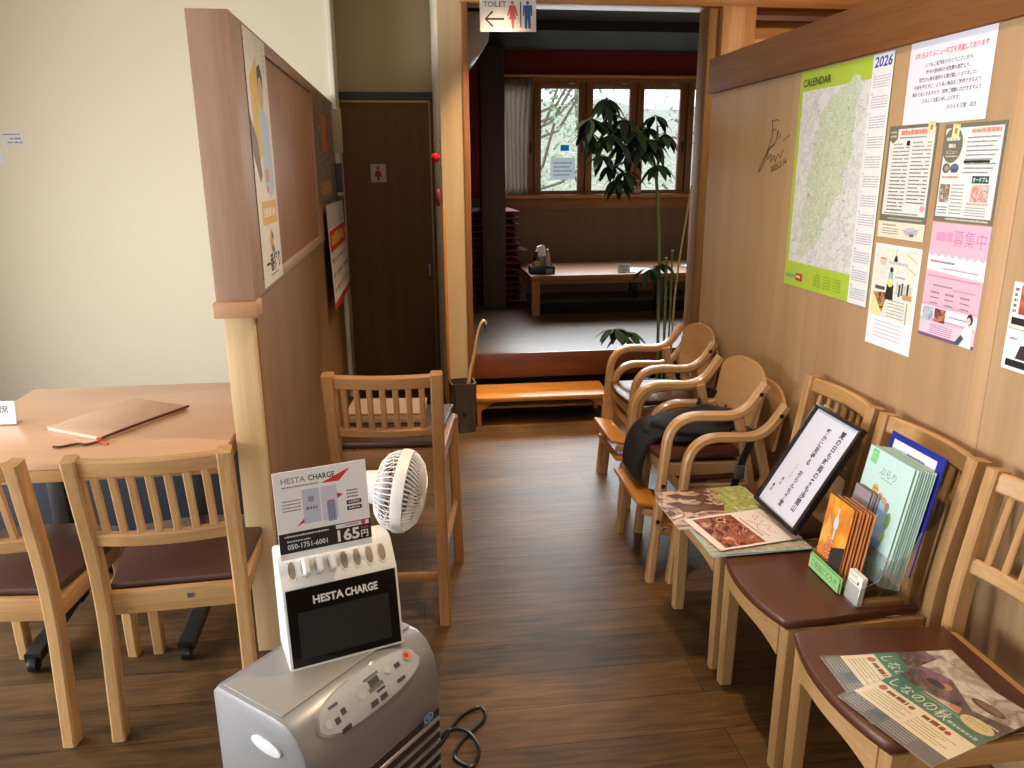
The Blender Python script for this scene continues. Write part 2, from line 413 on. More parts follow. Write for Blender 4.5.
# wall holding the toilet door
mb = MB(); mb.bb((-.60, 5.6, 1.95), (.42, 5.7, ZC), M_CREAM_SHADED); mb.bb((-.60, 5.6, 0), (-.475, 5.7, 1.95), M_CREAM_SHADED); mb.bb((.24, 5.6, 0), (.42, 5.7, 1.95), M_CREAM_SHADED); mb.bb((-.60, 5.7, -.05), (.42, 5.78, ZC), M_CREAM_SHADED)  # last box: unseen slab added behind the door to stop a light leak
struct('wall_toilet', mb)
# toilet door: dark frame, sliding slab, recessed pull
mb = MB(); mb.bb((-.475, 5.56, 1.905), (.24, 5.68, 1.95), M_DOORF); mb.bb((-.475, 5.56, 0), (-.44, 5.68, 1.905), M_DOORF); mb.bb((.195, 5.56, 0), (.24, 5.68, 1.905), M_DOORF)
d1 = struct('door_1', mb)
mb = MB(); mb.bb((-.44, 5.60, .001), (.195, 5.64, 1.903), M_DOOR); mb.build('door_slab', d1)
mb = MB(); mb.bb((-.44, 5.588, 1.885), (.17, 5.6, 1.903), mat('brass_strip', (150, 120, 70), .4, .6)); mb.bb((.162, 5.588, .01), (.172, 5.6, 1.885), mat('brass_strip', (150, 120, 70), .4, .6)); mb.build('edge_strip', d1)
mb = MB(); mb.box((.135, 5.597, .755), (.022, .008, .11), M_BLACK, .003); mb.box((.135, 5.594, .755), (.012, .006, .09), M_STEEL, .002); mb.build('door_handle', d1)
# wall with the wide opening to the raised room
YO = 4.40
mb = MB(); mb.bb((.19, YO, 0), (.315, YO+.12, ZC), wood('pale_wall_panel', (206, 180, 138), (194, 166, 122), 'z', 9, .03, .55)); mb.bb((.29, YO+.12, 0), (.315, 5.7, ZC), M_CREAM)
mb.bb((.19, YO+.12, 0), (.29, 5.56, ZC), M_CREAM); mb.bb((.315, YO+.02, 2.34), (2.9, YO+.12, ZC), M_CREAM); mb.bb((1.9, YO+.05, 0), (2.9, YO+.10, 2.05), M_PANEL)
mb.bb((2.9, YO, 0), (X1, YO+.12, ZC), M_CREAM)
struct('wall_opening', mb)
struct('trim_1', MB().bb((.312, YO-.012, 0), (.345, YO+.14, 2.30), M_TRIM['z'], .003))          # left jamb
struct('trim_2', MB().bb((.186, YO-.008, 0), (.204, YO+.02, 1.25), M_ORANGE['z'], .003))         # corner bead
struct('trim_3', MB().bb((.30, YO-.03, 2.285), (2.9, YO+.14, 2.345), M_PINE['x'], .003))         # lintel
struct('trim_4', MB().bb((1.655, YO-.01, 0), (1.715, YO+.14, 2.285), M_JAMB['z'], .003))         # right jamb
struct('trim_5', MB().bb((1.715, YO-.05, 0), (1.905, YO+.14, 2.285), M_PINE['z'], .004))         # knotty post
mb = MB(); mb.bb((1.905, YO-.04, 2.04), (2.9, YO+.05, 2.125), M_PINE['x'], .003); mb.bb((1.905, YO+.06, 2.12), (2.9, YO+.08, 2.285), M_PINE['x']); mb.bb((1.905, YO-.01, 2.225), (2.9, YO+.04, 2.25), mat('mauve_rail', (120, 80, 66), .5)); struct('trim_6', mb)

# ---- right wall: panelled partition with a thick stained rail on top
mb = MB(); ys = [-2.0, -.33, .645, 1.625, 2.605, 3.30, 3.44]
for a, b in zip(ys[:-1], ys[1:]): mb.bb((1.33, a+.0009, 0), (1.35, b-.0009, 1.78), M_PANEL)
mb.bb((1.35, -2.0, 0), (1.43, 3.42, 1.78), M_JAMB['z']); wr = struct('wall_right', mb)
for yj in (1.618, .64): MB().bb((1.3286, yj-.024, .07), (1.331, yj+.024, 1.76), wood('joint_strip', (198, 162, 122), (186, 150, 110), 'z', 12, .03, .5), .0008).build('joint_strip', wr)
MB().bb((1.345, 3.405, 0), (1.43, 3.46, 1.76), M_JAMB['z'], .002).build('end_post', wr)
struct('trim_7', MB().bb((1.312, -2.0, 1.76), (1.45, 3.45, 1.90), M_RAIL, .003))
mb = MB(); mb.bb((1.322, -2.0, 0), (1.33, 3.44, .07), M_RAIL); struct('baseboard_right', mb)
struct('wall_far_right', MB().bb((X1, Y0-.1, 0), (X1+.1, 7.1, ZC), M_CREAM))

# ---- left partition: post, panel below, framed slats above
mb = MB(); mb.bb((-.50, 2.24, 0), (-.437, 5.05, 1.10), wood('brown_partition', (152, 116, 82), (136, 102, 70), 'z', 9, .03, .5)); wp = struct('wall_partition', mb)
MB().bb((-.520, 2.20, 0), (-.442, 2.25, 1.060), M_POST, .002).build('end_post', wp)
MB().bb((-.542, 2.185, 1.058), (-.425, 2.27, 1.102), wood('ledge_block', (196, 150, 112), (182, 136, 98), 'x', 15, .05, .5), .003).build('ledge_block', wp)
mb = MB()
mb.bb((-.535, 2.20, 1.102), (-.43, 2.352, 1.842), M_PINKW['z'], .002)
mb.bb((-.535, 2.352, 1.80), (-.43, 5.05, 1.842), M_PINKW['y'], .002); mb.bb((-.535, 2.352, 1.102), (-.43, 5.05, 1.14), M_PINKW['y'], .002)
mb.bb((-.535, 3.93, 1.14), (-.43, 5.05, 1.80), M_PINKW['z'], .002)
mb.build('upper_frame', wp)
mb = MB(); y = 2.356
while y < 3.925:
    mb.bb((-.462, y, 1.14), (-.438, min(y+.030, 3.93), 1.80), M_SLAT, .002); y += .034
mb.bb((-.50, 2.352, 1.14), (-.463, 3.93, 1.80), M_SLAT); mb.build('slat_panel', wp)

# ---- raised room behind the opening
ZP = .35; YP = 4.65
mb = MB()
wx0, wx1, wy0, wy1 = .97, 3.4, 5.93, 6.62
mb.bb((.32, YP, ZP-.03), (X1, wy0, ZP), M_DECK); mb.bb((.32, wy1, ZP-.03), (X1, 7.0, ZP), M_DECK)
mb.bb((.32, wy0, ZP-.03), (wx0, wy1, ZP), M_DECK); mb.bb((wx1, wy0, ZP-.03), (X1, wy1, ZP), M_DECK)
fp = struct('floor_raised', mb)
MB().bb((.345, YP-.02, ZP-.155), (1.655, YP+.02, ZP+.002), wood('red_oak_fascia', (112, 62, 34), (84, 44, 22), 'x', 9, .12, .35, .1), .004).build('fascia', fp)
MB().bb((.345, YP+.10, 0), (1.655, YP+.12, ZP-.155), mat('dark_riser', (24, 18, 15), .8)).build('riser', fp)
mb = MB()
mb.bb((wx0, wy1-.01, -.02), (wx1, wy1, ZP-.03), M_NAVY); mb.bb((wx0, wy0, -.02), (wx1, wy0+.01, ZP-.03), M_NAVY); mb.bb((wx0, wy0, -.03), (wx1, wy1, -.02), M_NAVY)
mb.bb((wx0, wy0, -.02), (wx0+.01, wy1, ZP-.03), M_NAVY); mb.bb((wx1-.01, wy0, -.02), (wx1, wy1, ZP-.03), M_NAVY); mb.build('leg_well', fp)
struct('ceiling_raised', MB().bb((.30, YO+.12, 2.42), (X1, 7.1, 2.48), M_GREYCEIL))
struct('trim_8', MB().bb((.32, 5.62, 2.355), (X1, 6.45, 2.42), mat('black_beam', (14, 13, 13), .6)))
SILL, HEAD = 1.229, 2.197
mb = MB(); mb.bb((.30, 7.0, ZP), (X1, 7.12, SILL-.03), wood('brown_wainscot', (126, 88, 58), (114, 78, 50), 'z', 9, .03, .5)); mb.bb((.30, 7.0, HEAD), (X1, 7.12, 2.42), M_RED); mb.bb((.30, 7.0, SILL-.03), (.70, 7.12, HEAD), M_RED); mb.bb((3.0, 7.0, SILL-.03), (X1, 7.12, HEAD), M_RED)
struct('wall_back', mb)
struct('wall_raised_left', MB().bb((.30, YO+.14, ZP), (.325, 7.0, 2.42), M_RED))
struct('trim_9', MB().bb((.70, 6.90, SILL-.03), (3.0, 7.08, SILL), M_ORANGE['x'], .003))     # window sill board
struct('trim_10', MB().bb((.70, 6.975, SILL-.125), (3.0, 7.0, SILL-.03), M_TRIM['x'], .003))
struct('trim_11', MB().bb((.70, 6.90, HEAD), (3.0, 7.0, HEAD+.022), M_ORANGE['x'], .003))    # head shelf
fr = MB(); gl = MB(); la = MB(); TW = wood('window_wood', (150, 98, 48), (126, 80, 38), 'z', 14, .05, .4)
fr.bb((.70, 7.0, SILL), (3.0, 7.07, SILL+.015), TW); fr.bb((.70, 7.0, HEAD-.03), (3.0, 7.07, HEAD), TW)
for k in range(-1, 4):
    cx = 1.340 + .459*k
    a, b = cx-.165, cx+.165; z0, z1 = 1.262, 2.117
    fr.bb((a-.062, 7.01, SILL+.01), (a, 7.055, HEAD-.02), TW, .004); fr.bb((b, 7.01, SILL+.01), (b+.062, 7.055, HEAD-.02), TW, .004)
    fr.bb((a, 7.01, SILL+.01), (b, 7.055, z0), TW, .004); fr.bb((a, 7.01, z1), (b, 7.055, HEAD-.02), TW, .004)
    gl.bb((a, 7.03, z0), (b, 7.034, z1), M_GLASS)
    la.box((b+.035, 7.005, 1.63), (.018, .02, .09), M_BLACK, .004)
    la.box((cx+.1, 7.0, HEAD-.035), (.05, .02, .018), M_STEEL, .004)
    if k < 3: fr.bb((b+.062, 7.0, SILL+.01), (b+.067, 7.065, HEAD-.02), mat('dark_joint', (50, 34, 22), .7))
w1 = struct('window_1', fr); gl.build('window_pane', w1); la.build('window_latch', w1)
struct('pillar', MB().bb((.585, 6.34, ZP), (.775, 6.53, 2.42), M_DARKW, .004))

# ================================================================== OUTSIDE
g = MB(); n = 24
hv = []; hf = []
for i in range(n+1):
    for j in range(9):
        x = -8+26*i/n; yy = 7.6+j*1.6; hv.append((x, yy, -.25 + max(0, j-2)*.55 + random.uniform(-.15, .15)))
for i in range(n):
    for j in range(8): hf.append((i*9+j, (i+1)*9+j, (i+1)*9+j+1, i*9+j+1))
g.add(hv, hf, MC.get('scrub_bank') or picture('scrub_bank', [(84, 98, 78), (146, 156, 132), (108, 120, 98), (176, 180, 168), (120, 134, 112), (158, 160, 144)], 5, (1, 1, 2.2), 10, 2)); struct('ground_outside', g)
def tree(x, y, h, seed, label):
    rn = random.Random(seed); t = thing('garden_tree', label, 'tree', (x, y, -.2+max(0, (y-10.8)/1.6)*.5), 0, 'trees outside the raised room windows')
    b = MB(); tips = []
    b.tube(smooth_path([(0, 0, -.2), (.05, .02, h*.35), (-.04, .05, h*.7), (.02, 0, h)]), .07, mat('grey_bark', (120, 108, 96), .9), 8, None)
    for k in range(14):
        z = h*rn.uniform(.25, .95); a = rn.uniform(0, 2*PI); L = rn.uniform(.35, .8)
        e = V((math.cos(a)*L, math.sin(a)*L, z+rn.uniform(.1, .6))); tips.append(e); mid = V((math.cos(a)*L*.5, math.sin(a)*L*.5, z+.1))
        b.tube([V((0, 0, z)), mid, e], .018, mat('grey_bark', (120, 108, 96), .9), 5); tips.append(mid)
    b.build('trunk', t)
    f = MB(); cols = [mat('leaf_pale', (168, 190, 150), .8), mat('leaf_mid', (128, 160, 116), .8), mat('leaf_blue', (150, 180, 168), .8)]
    for k in range(800):
        c = rn.choice(tips)+V((rn.gauss(0, .17), rn.gauss(0, .17), rn.gauss(0, .2))); s = rn.uniform(.018, .042)
        R = Matrix.Rotation(rn.uniform(0, 2*PI), 3, V((rn.gauss(0, 1), rn.gauss(0, 1), rn.gauss(0, 1))).normalized())
        f.add([c+R@V(p) for p in ((-s, 0, 0), (0, -s*.6, 0), (s, 0, .01), (0, s*.6, 0))], [(0, 1, 2, 3)], rn.choice(cols))
    f.build('foliage', t)
tl = ['leafy tree outside the window left of the tall plant, nearer one', 'leafy tree outside behind the tall indoor plant, at the right', 'farther pale tree up the bank between the two nearer trees', 'farther pale tree up the bank right of the window row']
for i, (x, y, h) in enumerate([(1.5, 9.6, 3.0), (4.0, 9.9, 3.2), (2.75, 12.6, 3.2), (5.6, 12.6, 3.4)]): tree(x, y, h, i+3, tl[i])

# ================================================================== DINING CHAIRS
def dining_chair(label, vin=M_VINYL, group=None):
    t = thing('dining_chair', label, 'chair', group=group)
    for sx in (-1, 1):                                         # rear posts run up into the back
        p = arc_path([(sx*.172, .205, 0), (sx*.168, .172, .42), (sx*.174, .235, .80)], [.16], 8)
        MB().sweep(p, rect_prof(.034, .044, .005), M_OAK['z'], (1, 0, 0)).build('leg', t)
    for sx in (-1, 1):
        MB().sweep([(sx*.166, -.184, 0), (sx*.166, -.180, .3965)], rect_prof(.036, .042, .005), M_OAK['z'], (1, 0, 0), [.86, 1]).build('leg', t)
    def bow(z, d, y, n=10, hw=.158): return [(hw*(2*i/n-1), y+d*(1-(2*i/n-1)**2), z) for i in range(n+1)]
    MB().sweep(bow(.775, .022, .231), rect_prof(.046, .022, .005), M_OAK['x'], (0, .16, 1)).build('top_rail', t)
    MB().sweep(bow(.575, .020, .199), rect_prof(.038, .022, .005), M_OAK['x'], (0, .16, 1)).build('lower_rail', t)
    for k in range(7):
        x = -.126+.042*k; q = 1-(x/.158)**2
        MB().sweep([(x, .199+.020*q, .587), (x, .231+.022*q, .760)], rect_prof(.019, .011, .003), M_OAK['z'], (1, 0, 0)).build('back_slat', t)
    # apron: arched front board, side rails, rear rail
    n = 14; vs = []; 
    fr = MB()
    def front(x): return -.203-.030*(1-(x/.15)**2)
    top = .398
    for i in range(n+1):
        x = -.15+.30*i/n; q = abs(x)/.15; low = .356 - .046*q**3
        vs += [(x, front(x), low), (x, front(x), top), (x, front(x)+.02, top), (x, front(x)+.02, low)]
    fs = []
    for i in range(n):
        for j in range(4): fs.append((i*4+j, i*4+(j+1) % 4, i*4+4+(j+1) % 4, i*4+4+j))
    fs += [(3, 2, 1, 0), tuple(n*4+j for j in range(4))]
    fr.add(vs, fs, M_OAK['x'])
    for sx in (-1, 1): fr.bb((sx*.181, -.165, .350), (sx*.161, .155, top), M_OAK['y'], .003)
    fr.bb((-.156, .158, .346), (.156, .178, .410), M_OAK['x'], .003)
    fr.build('seat_frame', t)
    # padded seat, bowed at the front
    poly = [(-.16, .150), (-.185, -.10), (-.186, -.198)]
    for i in range(11): x = -.176+.352*i/10; poly.append((x, -.209-.032*(1-(x/.176)**2)))
    poly += [(.186, -.198), (.185, -.10), (.16, .150)]
    MB().prism(poly, .026, vin, Matrix.Translation((0, 0, .3985)), .009).build('seat', t)
    return t
CH = math.radians(-90)
ch = dining_chair('brown vinyl dining chair by the right wall carrying the magazines and framed poem')
ch.location = (1.045, 2.100, 0); ch.rotation_euler = (0, 0, CH)
GR = None
ch1 = dup(ch, (1.045, 1.693, 0), CH, 'brown vinyl dining chair by the right wall carrying the brochure rack')
ch2 = dup(ch, (1.045, 1.283, 0), CH, 'brown vinyl dining chair by the right wall with two flyers on its seat')
cl1 = dining_chair('slat-backed dining chair tucked under the table beside the wooden partition post', M_VINYL2)
cl1.location = (-.652, 2.070, 0); cl1.rotation_euler = (0, 0, PI+.05)
mb = MB(); mb.box((-.04, .179, .385), (.016, .002, .013), M_STEEL); mb.build('metal_plate', cl1, 'small grey metal plate on the rear rail')
cl0 = dining_chair('slat-backed dining chair at the table cut by the left edge of the photo', M_VINYL2)
cl0.location = (-1.083, 2.073, 0); cl0.rotation_euler = (0, 0, PI-.10)

# ================================================================== TABLE AT THE LEFT
t = thing('dining_table', 'peach wood dining table on black casters with the leather menu on it', 'table', (-.95, 2.49, 0))
MB().box((0, 0, .685), (.82, .78, .024), M_TABLE, .004).build('tabletop', t)
MB().box((0, 0, .655), (.818, .778, .036), M_TEDGE, .003).build('edge_band', t)
for sx in (-1, 1):
    f = MB(); f.box((sx*.22, .04, .34), (.05, .06, .595), M_BLACK, .004); f.build('column', t)
    f = MB()
    f.sweep([(sx*.22, -.30, .045), (sx*.22, .04, .07), (sx*.22, .30, .045)], rect_prof(.05, .03, .004), M_BLACK, (1, 0, 0)); f.build('foot', t)
    for q in (-.30, .30):
        c = MB(); c.lathe([(0, -.012), (.022, -.012), (.024, 0), (.022, .012), (0, .012)], M_BLACKP, Matrix.Translation((sx*.22, q, .024)) @ Matrix.Rotation(PI/2, 4, 'Y'), 16); c.build('caster', t)
b = thing('bench_seat', 'dark navy bench standing behind the table under the cream wall', 'bench', (-1.1, 3.25, 0))
MB().bb((-.72, -.20, .0), (.52, .25, .36), M_NAVY, .01).build('base', b); MB().bb((-.73, -.22, .36), (.53, .26, .43), mat('navy_cushion', (28, 34, 46), .6), .02).build('cushion', b)
# leather menu folder with a braided cord and tassel
p = [(-1.105, 2.376), (-.917, 2.257), (-.753, 2.529), (-.955, 2.675)]
M_LEATH = mat('tan_leather', (206, 174, 148), .85, bump=.4, bscale=60, spec=.25); M_CORD = mat('brown_cord', (92, 48, 34), .7)
t = thing('menu_folder', 'brown leather menu folder with braided cord lying on the left table', 'menu', (-.93, 2.46, .6975))
loc = [(x+.93, y-2.46) for x, y in [(-1.105, 2.376), (-.905, 2.250), (-.745, 2.540), (-.945, 2.665)]]
MB().prism(loc, .0045, M_LEATH, Matrix.Translation((0, 0, .0003)), .0015).build('back_cover', t)
MB().prism([(x*.985, y*.985) for x, y in loc], .004, mat('menu_pages', (215, 205, 190), .7), Matrix.Translation((0, 0, .0048))).build('pages', t)
MB().prism(loc, .0045, M_LEATH, Matrix.Translation((0, 0, .0088)), .0015).build('front_cover', t)
c = MB(); c.tube(smooth_path([(.19, .085, .010), (.10, -.07, .011), (.03, -.20, .011), (.02, -.225, .006), (-.005, -.245, .005), (-.03, -.235, .005), (-.07, -.255, .005), (-.09, -.25, .005)]), .0042, M_CORD, 6); c.build('cord', t)
c = MB(); c.ball((.022, -.222, .010), (.010, .010, .008), mat('orange_bead', (190, 90, 50), .5)); c.tube([(.022, -.222, .006), (.045, -.240, .004), (.055, -.245, .004)], .004, mat('orange_bead', (190, 90, 50), .5), 6); c.build('tassel', t, 'orange knotted tassel')
# reserved sign
t = thing('reserved_sign', 'white reserved sign in a clear stand on the left table', 'sign', (-1.285, 2.47, .6975))
sh = Sheet(115, 72, (240, 240, 242)); sh.text('予約席', 57, 36, 27, (70, 70, 74), 'c', .012); sh.text('RESERVED', 57, 56, 9, GREY, 'c'); 
sh.place('printed_card', (-.0575, -.006, .074), (1, 0, 0), (0, .12, 1), t)
a = MB(); a.box((0, .0, .001), (.122, .05, .002), M_ACRYL); a.box((0, .004, .038), (.122, .002, .074), M_ACRYL); a.build('acrylic_stand', t)
# notes on the cream wall
sh = Sheet(120, 83, (222, 222, 222)); sh.dashes(10, 14, 95, 8, GREY, 1); sh.dashes(45, 36, 20, 12, GREY, 2); sh.dashes(72, 34, 38, 14, GREY, 4); sh.dashes(30, 58, 28, 11, GREY, 3); sh.dashes(66, 58, 44, 11, GREY, 5)
sh.place('wall_note', (-2.322, 5.0494, 1.678), **WB, label='small handwritten note card on the cream wall, upper of the two', cat='note')
sh = Sheet(110, 83, (226, 228, 234)); sh.dashes(10, 30, 70, 9, K, 5)
sh.place('wall_note', (-2.44, 5.0494, 1.575), **WB, label='small white note card on the cream wall, lower one cut by the photo edge', cat='note')

# ================================================================== POSTERS ON THE RIGHT WALL
def on_right(sh, name, y, z, label, cat, group=None): return sh.place(name, (XR, y, z), **WR, label=label, cat=cat, group=group)
# large map calendar
LIME = (172, 200, 62)
sh = Sheet(525, 705, LIME)
sh.rect(22, 62, 400, 560, (208, 214, 210))
rn = random.Random(5)
outline = [(205, 90), (250, 75), (300, 62), (330, 40), (362, 44), (378, 92), (352, 120), (362, 170), (345, 215), (365, 260), (345, 300), (320, 330), (330, 380), (285, 400), (270, 440), (235, 470), (225, 520), (190, 560), (120, 600), (85, 585), (98, 520), (80, 470), (110, 400), (100, 340), (125, 290), (120, 230), (150, 190), (148, 140), (180, 120)]
sh.rect(22, 62, 400, 560, picture('map_plain', [(208, 214, 218), (226, 230, 228), (202, 208, 212), (228, 228, 228)], 45, (1, 1, 1), 6))
sh.poly(outline, picture('map_relief', [(150, 178, 138), (212, 222, 204), (180, 202, 168), (222, 224, 218), (164, 190, 152)], 38, (1, 1, 1), 8, 1.6))
for k in range(60):
    x = rn.uniform(30, 400); yy = rn.uniform(75, 600); pts = [(x, yy)]
    for j in range(7): x += rn.uniform(-18, 18); yy += rn.uniform(4, 22); pts.append((min(max(x, 24), 420), min(yy, 618)))
    sh.line(pts, rn.choice([.6, .8, 1.1]), rn.choice([(150, 150, 176), (188, 150, 160), (120, 140, 110), (170, 176, 190), (150, 160, 150)]))
for k in range(160): sh.dashes(rn.uniform(26, 395), rn.uniform(70, 612), rn.uniform(6, 18), 2.2, rn.choice([(150, 140, 150), (110, 120, 110), (180, 130, 140), (140, 150, 170)]), k)
sh.text('CALENDAR', 24, 48, 34, (40, 66, 30), 'l', .012)
sh.rect(425, 0, 100, 705, (232, 234, 242)); sh.text('2026', 475, 34, 38, (26, 76, 170), 'c', .03, 84, .12)
for m_ in range(12):
    yy = 44+m_*54.5
    sh.text(str(m_+1), 434, yy+10, 10, (60, 70, 90), 'l', .01)
    for r_ in range(5): sh.dashes(436, yy+14+r_*7, 80, 3.6, (120, 124, 140), m_*6+r_, .9)
for q in range(3):
    sh.text(['1', '2', '3'][q], 232+q*62, 640, 9, (60, 90, 20), 'c')
    for r_ in range(5): sh.dashes(210+q*62, 646+r_*9, 46, 4, (110, 150, 30), 80+q*6+r_, .9)
sh.dashes(18, 664, 66, 14, (70, 110, 110), 3); sh.rect(88, 658, 44, 24, (176, 62, 50)); sh.dashes(94, 664, 32, 12, (226, 190, 180), 4)
on_right(sh, 'map_calendar', 2.638, 1.755, 'large lime green map calendar for 2026 on the right wall', 'calendar')
# price notice
sh = Sheet(314, 204, (226, 228, 244))
sh.text('5月1日よりメニュー価格を見直しております', 157, 40, 15, (214, 62, 72), 'c', .02, 268)
for i, (tx, fw) in enumerate([('いつもご愛顧ありがとうございます。', 178), ('昨今の原材料や光熱費の高騰より、', 164), ('従来の価格を維持する事が難しくなりました。', 214), ('中身を変えずに、より良い商品をご提供できるよう', 246), ('努めてまいりますので、何卒ご理解いただきますよう', 256), ('よろしくお願い申し上げます。', 142)]):
    sh.text(tx, 157-(12 if i == 5 else 0), 64+i*17.5, 11.5, K, 'c', .012, fw)
sh.text('おらんち食堂　店主', 278, 172, 12, K, 'r', .012, 104)
on_right(sh, 'price_notice', 2.045, 1.76, 'white paper price notice with red heading touching the wooden rail', 'notice')
# menu list
OLIVE = (112, 110, 96)
sh = Sheet(207, 298, OLIVE); sh.rect(9, 9, 189, 226, (222, 224, 224))
sh.poly([(4, 4), (42, 4), (42, 34), (23, 46), (4, 34)], OLIVE); sh.dashes(10, 13, 27, 7, (190, 190, 182), 2); sh.dashes(10, 24, 27, 7, (190, 190, 182), 3)
sh.dashes(56, 12, 108, 16, (226, 130, 112), 21, .12); sh.dashes(52, 30, 112, 4.5, K, 1)
for i in range(19):
    sh.dashes(28, 46+i*9.6, 40+((i*7) % 22), 4.6, (70, 72, 76), i); sh.dashes(82, 46+i*9.6, 18, 4.6, (70, 72, 76), i+40)
    if i < 17: sh.dashes(112, 44+i*9.6, 40+((i*11) % 26), 4.6, (70, 72, 76), i+80); sh.dashes(172, 44+i*9.6, 18, 4.6, (70, 72, 76), i+120)
sh.rect(86, 40, 14, 13, (20, 20, 20)); sh.ell(184, 214, 9, 8, (216, 150, 176)); sh.dashes(20, 228, 150, 4.5, (90, 90, 90), 9)
sh.dashes(40, 242, 150, 5, (190, 190, 182), 11); sh.rect(0, 253, 207, 45, (224, 220, 202)); sh.dashes(22, 260, 60, 6, (90, 90, 84), 3)
for i in range(3): sh.dashes(22, 271+i*6.5, 72, 3.2, (120, 120, 110), 30+i)
sh.ell(150, 276, 30, 12, (190, 188, 196)); sh.rect(146, 280, 18, 9, (110, 108, 120)); sh.line([(112, 272), (140, 280), (186, 268)], 1.5, (130, 130, 140))
sh.poly([(168, -6), (196, -4), (194, 26), (166, 24)], (226, 216, 160)); sh.rect(176, 4, 10, 12, (150, 142, 96)); sh.rect(172, -2, 18, 4, (210, 198, 130))
on_right(sh, 'menu_poster', 2.099, 1.557, 'olive-bordered menu list sheet left of the other olive sheet', 'poster')
# second olive menu sheet
sh = Sheet(210, 232, OLIVE); sh.rect(6, 10, 196, 210, (224, 226, 228))
sh.ell(36, 50, 36, 42, OLIVE); sh.dashes(12, 30, 48, 11, (206, 212, 200), 12, .15); sh.dashes(22, 45, 28, 13, (206, 206, 198), 13, .15); sh.text('メニュー', 36, 70, 11, (216, 216, 206), 'c', .01); sh.dashes(14, 74, 44, 4, (210, 210, 200), 2)
sh.dashes(98, 13, 96, 13, (230, 140, 118), 14, .15)
for i in range(8): sh.dashes(88, 32+i*10, 106-(i % 3)*8, 4.4, (60, 62, 68), i)
sh.rect(84, 86, 88, 6, (16, 16, 16)); sh.dashes(84, 112, 86, 4.6, (70, 70, 76), 50)
sh.ell(24, 104, 14, 12, (96, 92, 84)); sh.ell(26, 104, 8, 7, (170, 150, 110)); sh.ell(54, 104, 16, 11, (86, 110, 140)); sh.rect(42, 106, 24, 8, (70, 84, 110))
sh.dashes(12, 122, 60, 7, (226, 120, 90), 4); sh.rect(10, 142, 38, 44, picture('dish_print', [(40, 70, 66), (190, 110, 84), (90, 110, 104), (216, 206, 190), (70, 90, 80)], 70))
for i in range(9): sh.dashes(54, 142+i*8.4, 44, 4, (96, 98, 104), 60+i)
sh.rect(122, 122, 56, 17, (22, 74, 66)); sh.text('オードブル', 150, 135, 12, (230, 236, 230), 'c', .02, 50)
sh.rect(124, 142, 58, 40, picture('platter_print', [(120, 140, 140), (214, 140, 120), (200, 206, 204), (226, 120, 96), (150, 170, 168)], 60)); sh.dashes(114, 184, 72, 6, (222, 160, 120), 7)
for i in range(4): sh.dashes(112, 194+i*6, 70, 3, (140, 140, 146), 90+i)
for i in range(3): sh.dashes(12, 196+i*7, 36, 3.6, (110, 110, 116), 95+i)
sh.dashes(46, 223, 150, 6, (200, 200, 192), 8)
sh.poly([(30, 0), (56, 2), (54, 34), (28, 32)], (226, 218, 168)); sh.rect(37, 10, 10, 13, (150, 142, 100)); sh.rect(34, 2, 18, 4, (206, 196, 136))
on_right(sh, 'menu_poster', 1.866, 1.550, 'olive-bordered menu sheet with round heading above the pink flyer', 'poster')
# pale interior flyer
sh = Sheet(209, 289, (234, 238, 250))
sh.rect(8, 8, 193, 196, picture('interior_print', [(240, 242, 240), (232, 234, 220), (214, 222, 226), (240, 238, 214), (200, 208, 206)], 34, (1, 1.6, 1), 5))
sh.poly([(8, 136), (60, 146), (52, 204), (8, 196)], (232, 224, 160)); sh.poly([(14, 138), (84, 132), (62, 192)], picture('food_print', [(50, 34, 28), (120, 80, 56), (206, 160, 110), (80, 52, 40)], 70))
sh.poly([(98, 28), (106, 28), (112, 44), (92, 44)], (30, 28, 28)); sh.line([(102, 8), (102, 30)], 1.5, (60, 60, 60))
sh.ell(45, 48, 16, 11, (214, 196, 190)); sh.line([(30, 40), (60, 40)], 3, (180, 110, 100))
sh.rect(78, 76, 20, 34, (134, 186, 206)); sh.ell(88, 68, 8, 8, (40, 34, 32)); sh.poly([(74, 108), (104, 108), (108, 150), (70, 152)], (30, 30, 30)); sh.ell(88, 104, 12, 12, (226, 222, 140))
for i in range(6): sh.rect(116+i*12, 98+(i % 2)*5, 9, 34, rn.choice([(60, 62, 60), (120, 110, 90), (200, 196, 180), (90, 96, 110)]))
sh.rect(20, 118, 46, 10, (80, 84, 80)); sh.line([(150, 52), (198, 70)], 3, (206, 176, 120)); sh.line([(150, 20), (198, 40)], 2.5, (206, 176, 120)); sh.rect(150, 128, 40, 14, (196, 150, 100))
sh.rect(172, 150, 5, 58, (196, 150, 100)); sh.dashes(70, 44, 90, 9, (180, 186, 200), 1); sh.dashes(108, 82, 44, 7, (150, 166, 190), 2)
for i in range(6): sh.dashes(88, 150+i*9, 76, 4, (160, 160, 176), i)
for i in range(5): sh.dashes(36, 216+i*11, 130, 2.4, (160, 166, 180), i+20)
on_right(sh, 'cafe_flyer', 2.099, 1.241, 'white flyer with a pale shop interior picture below the menu list', 'flyer')
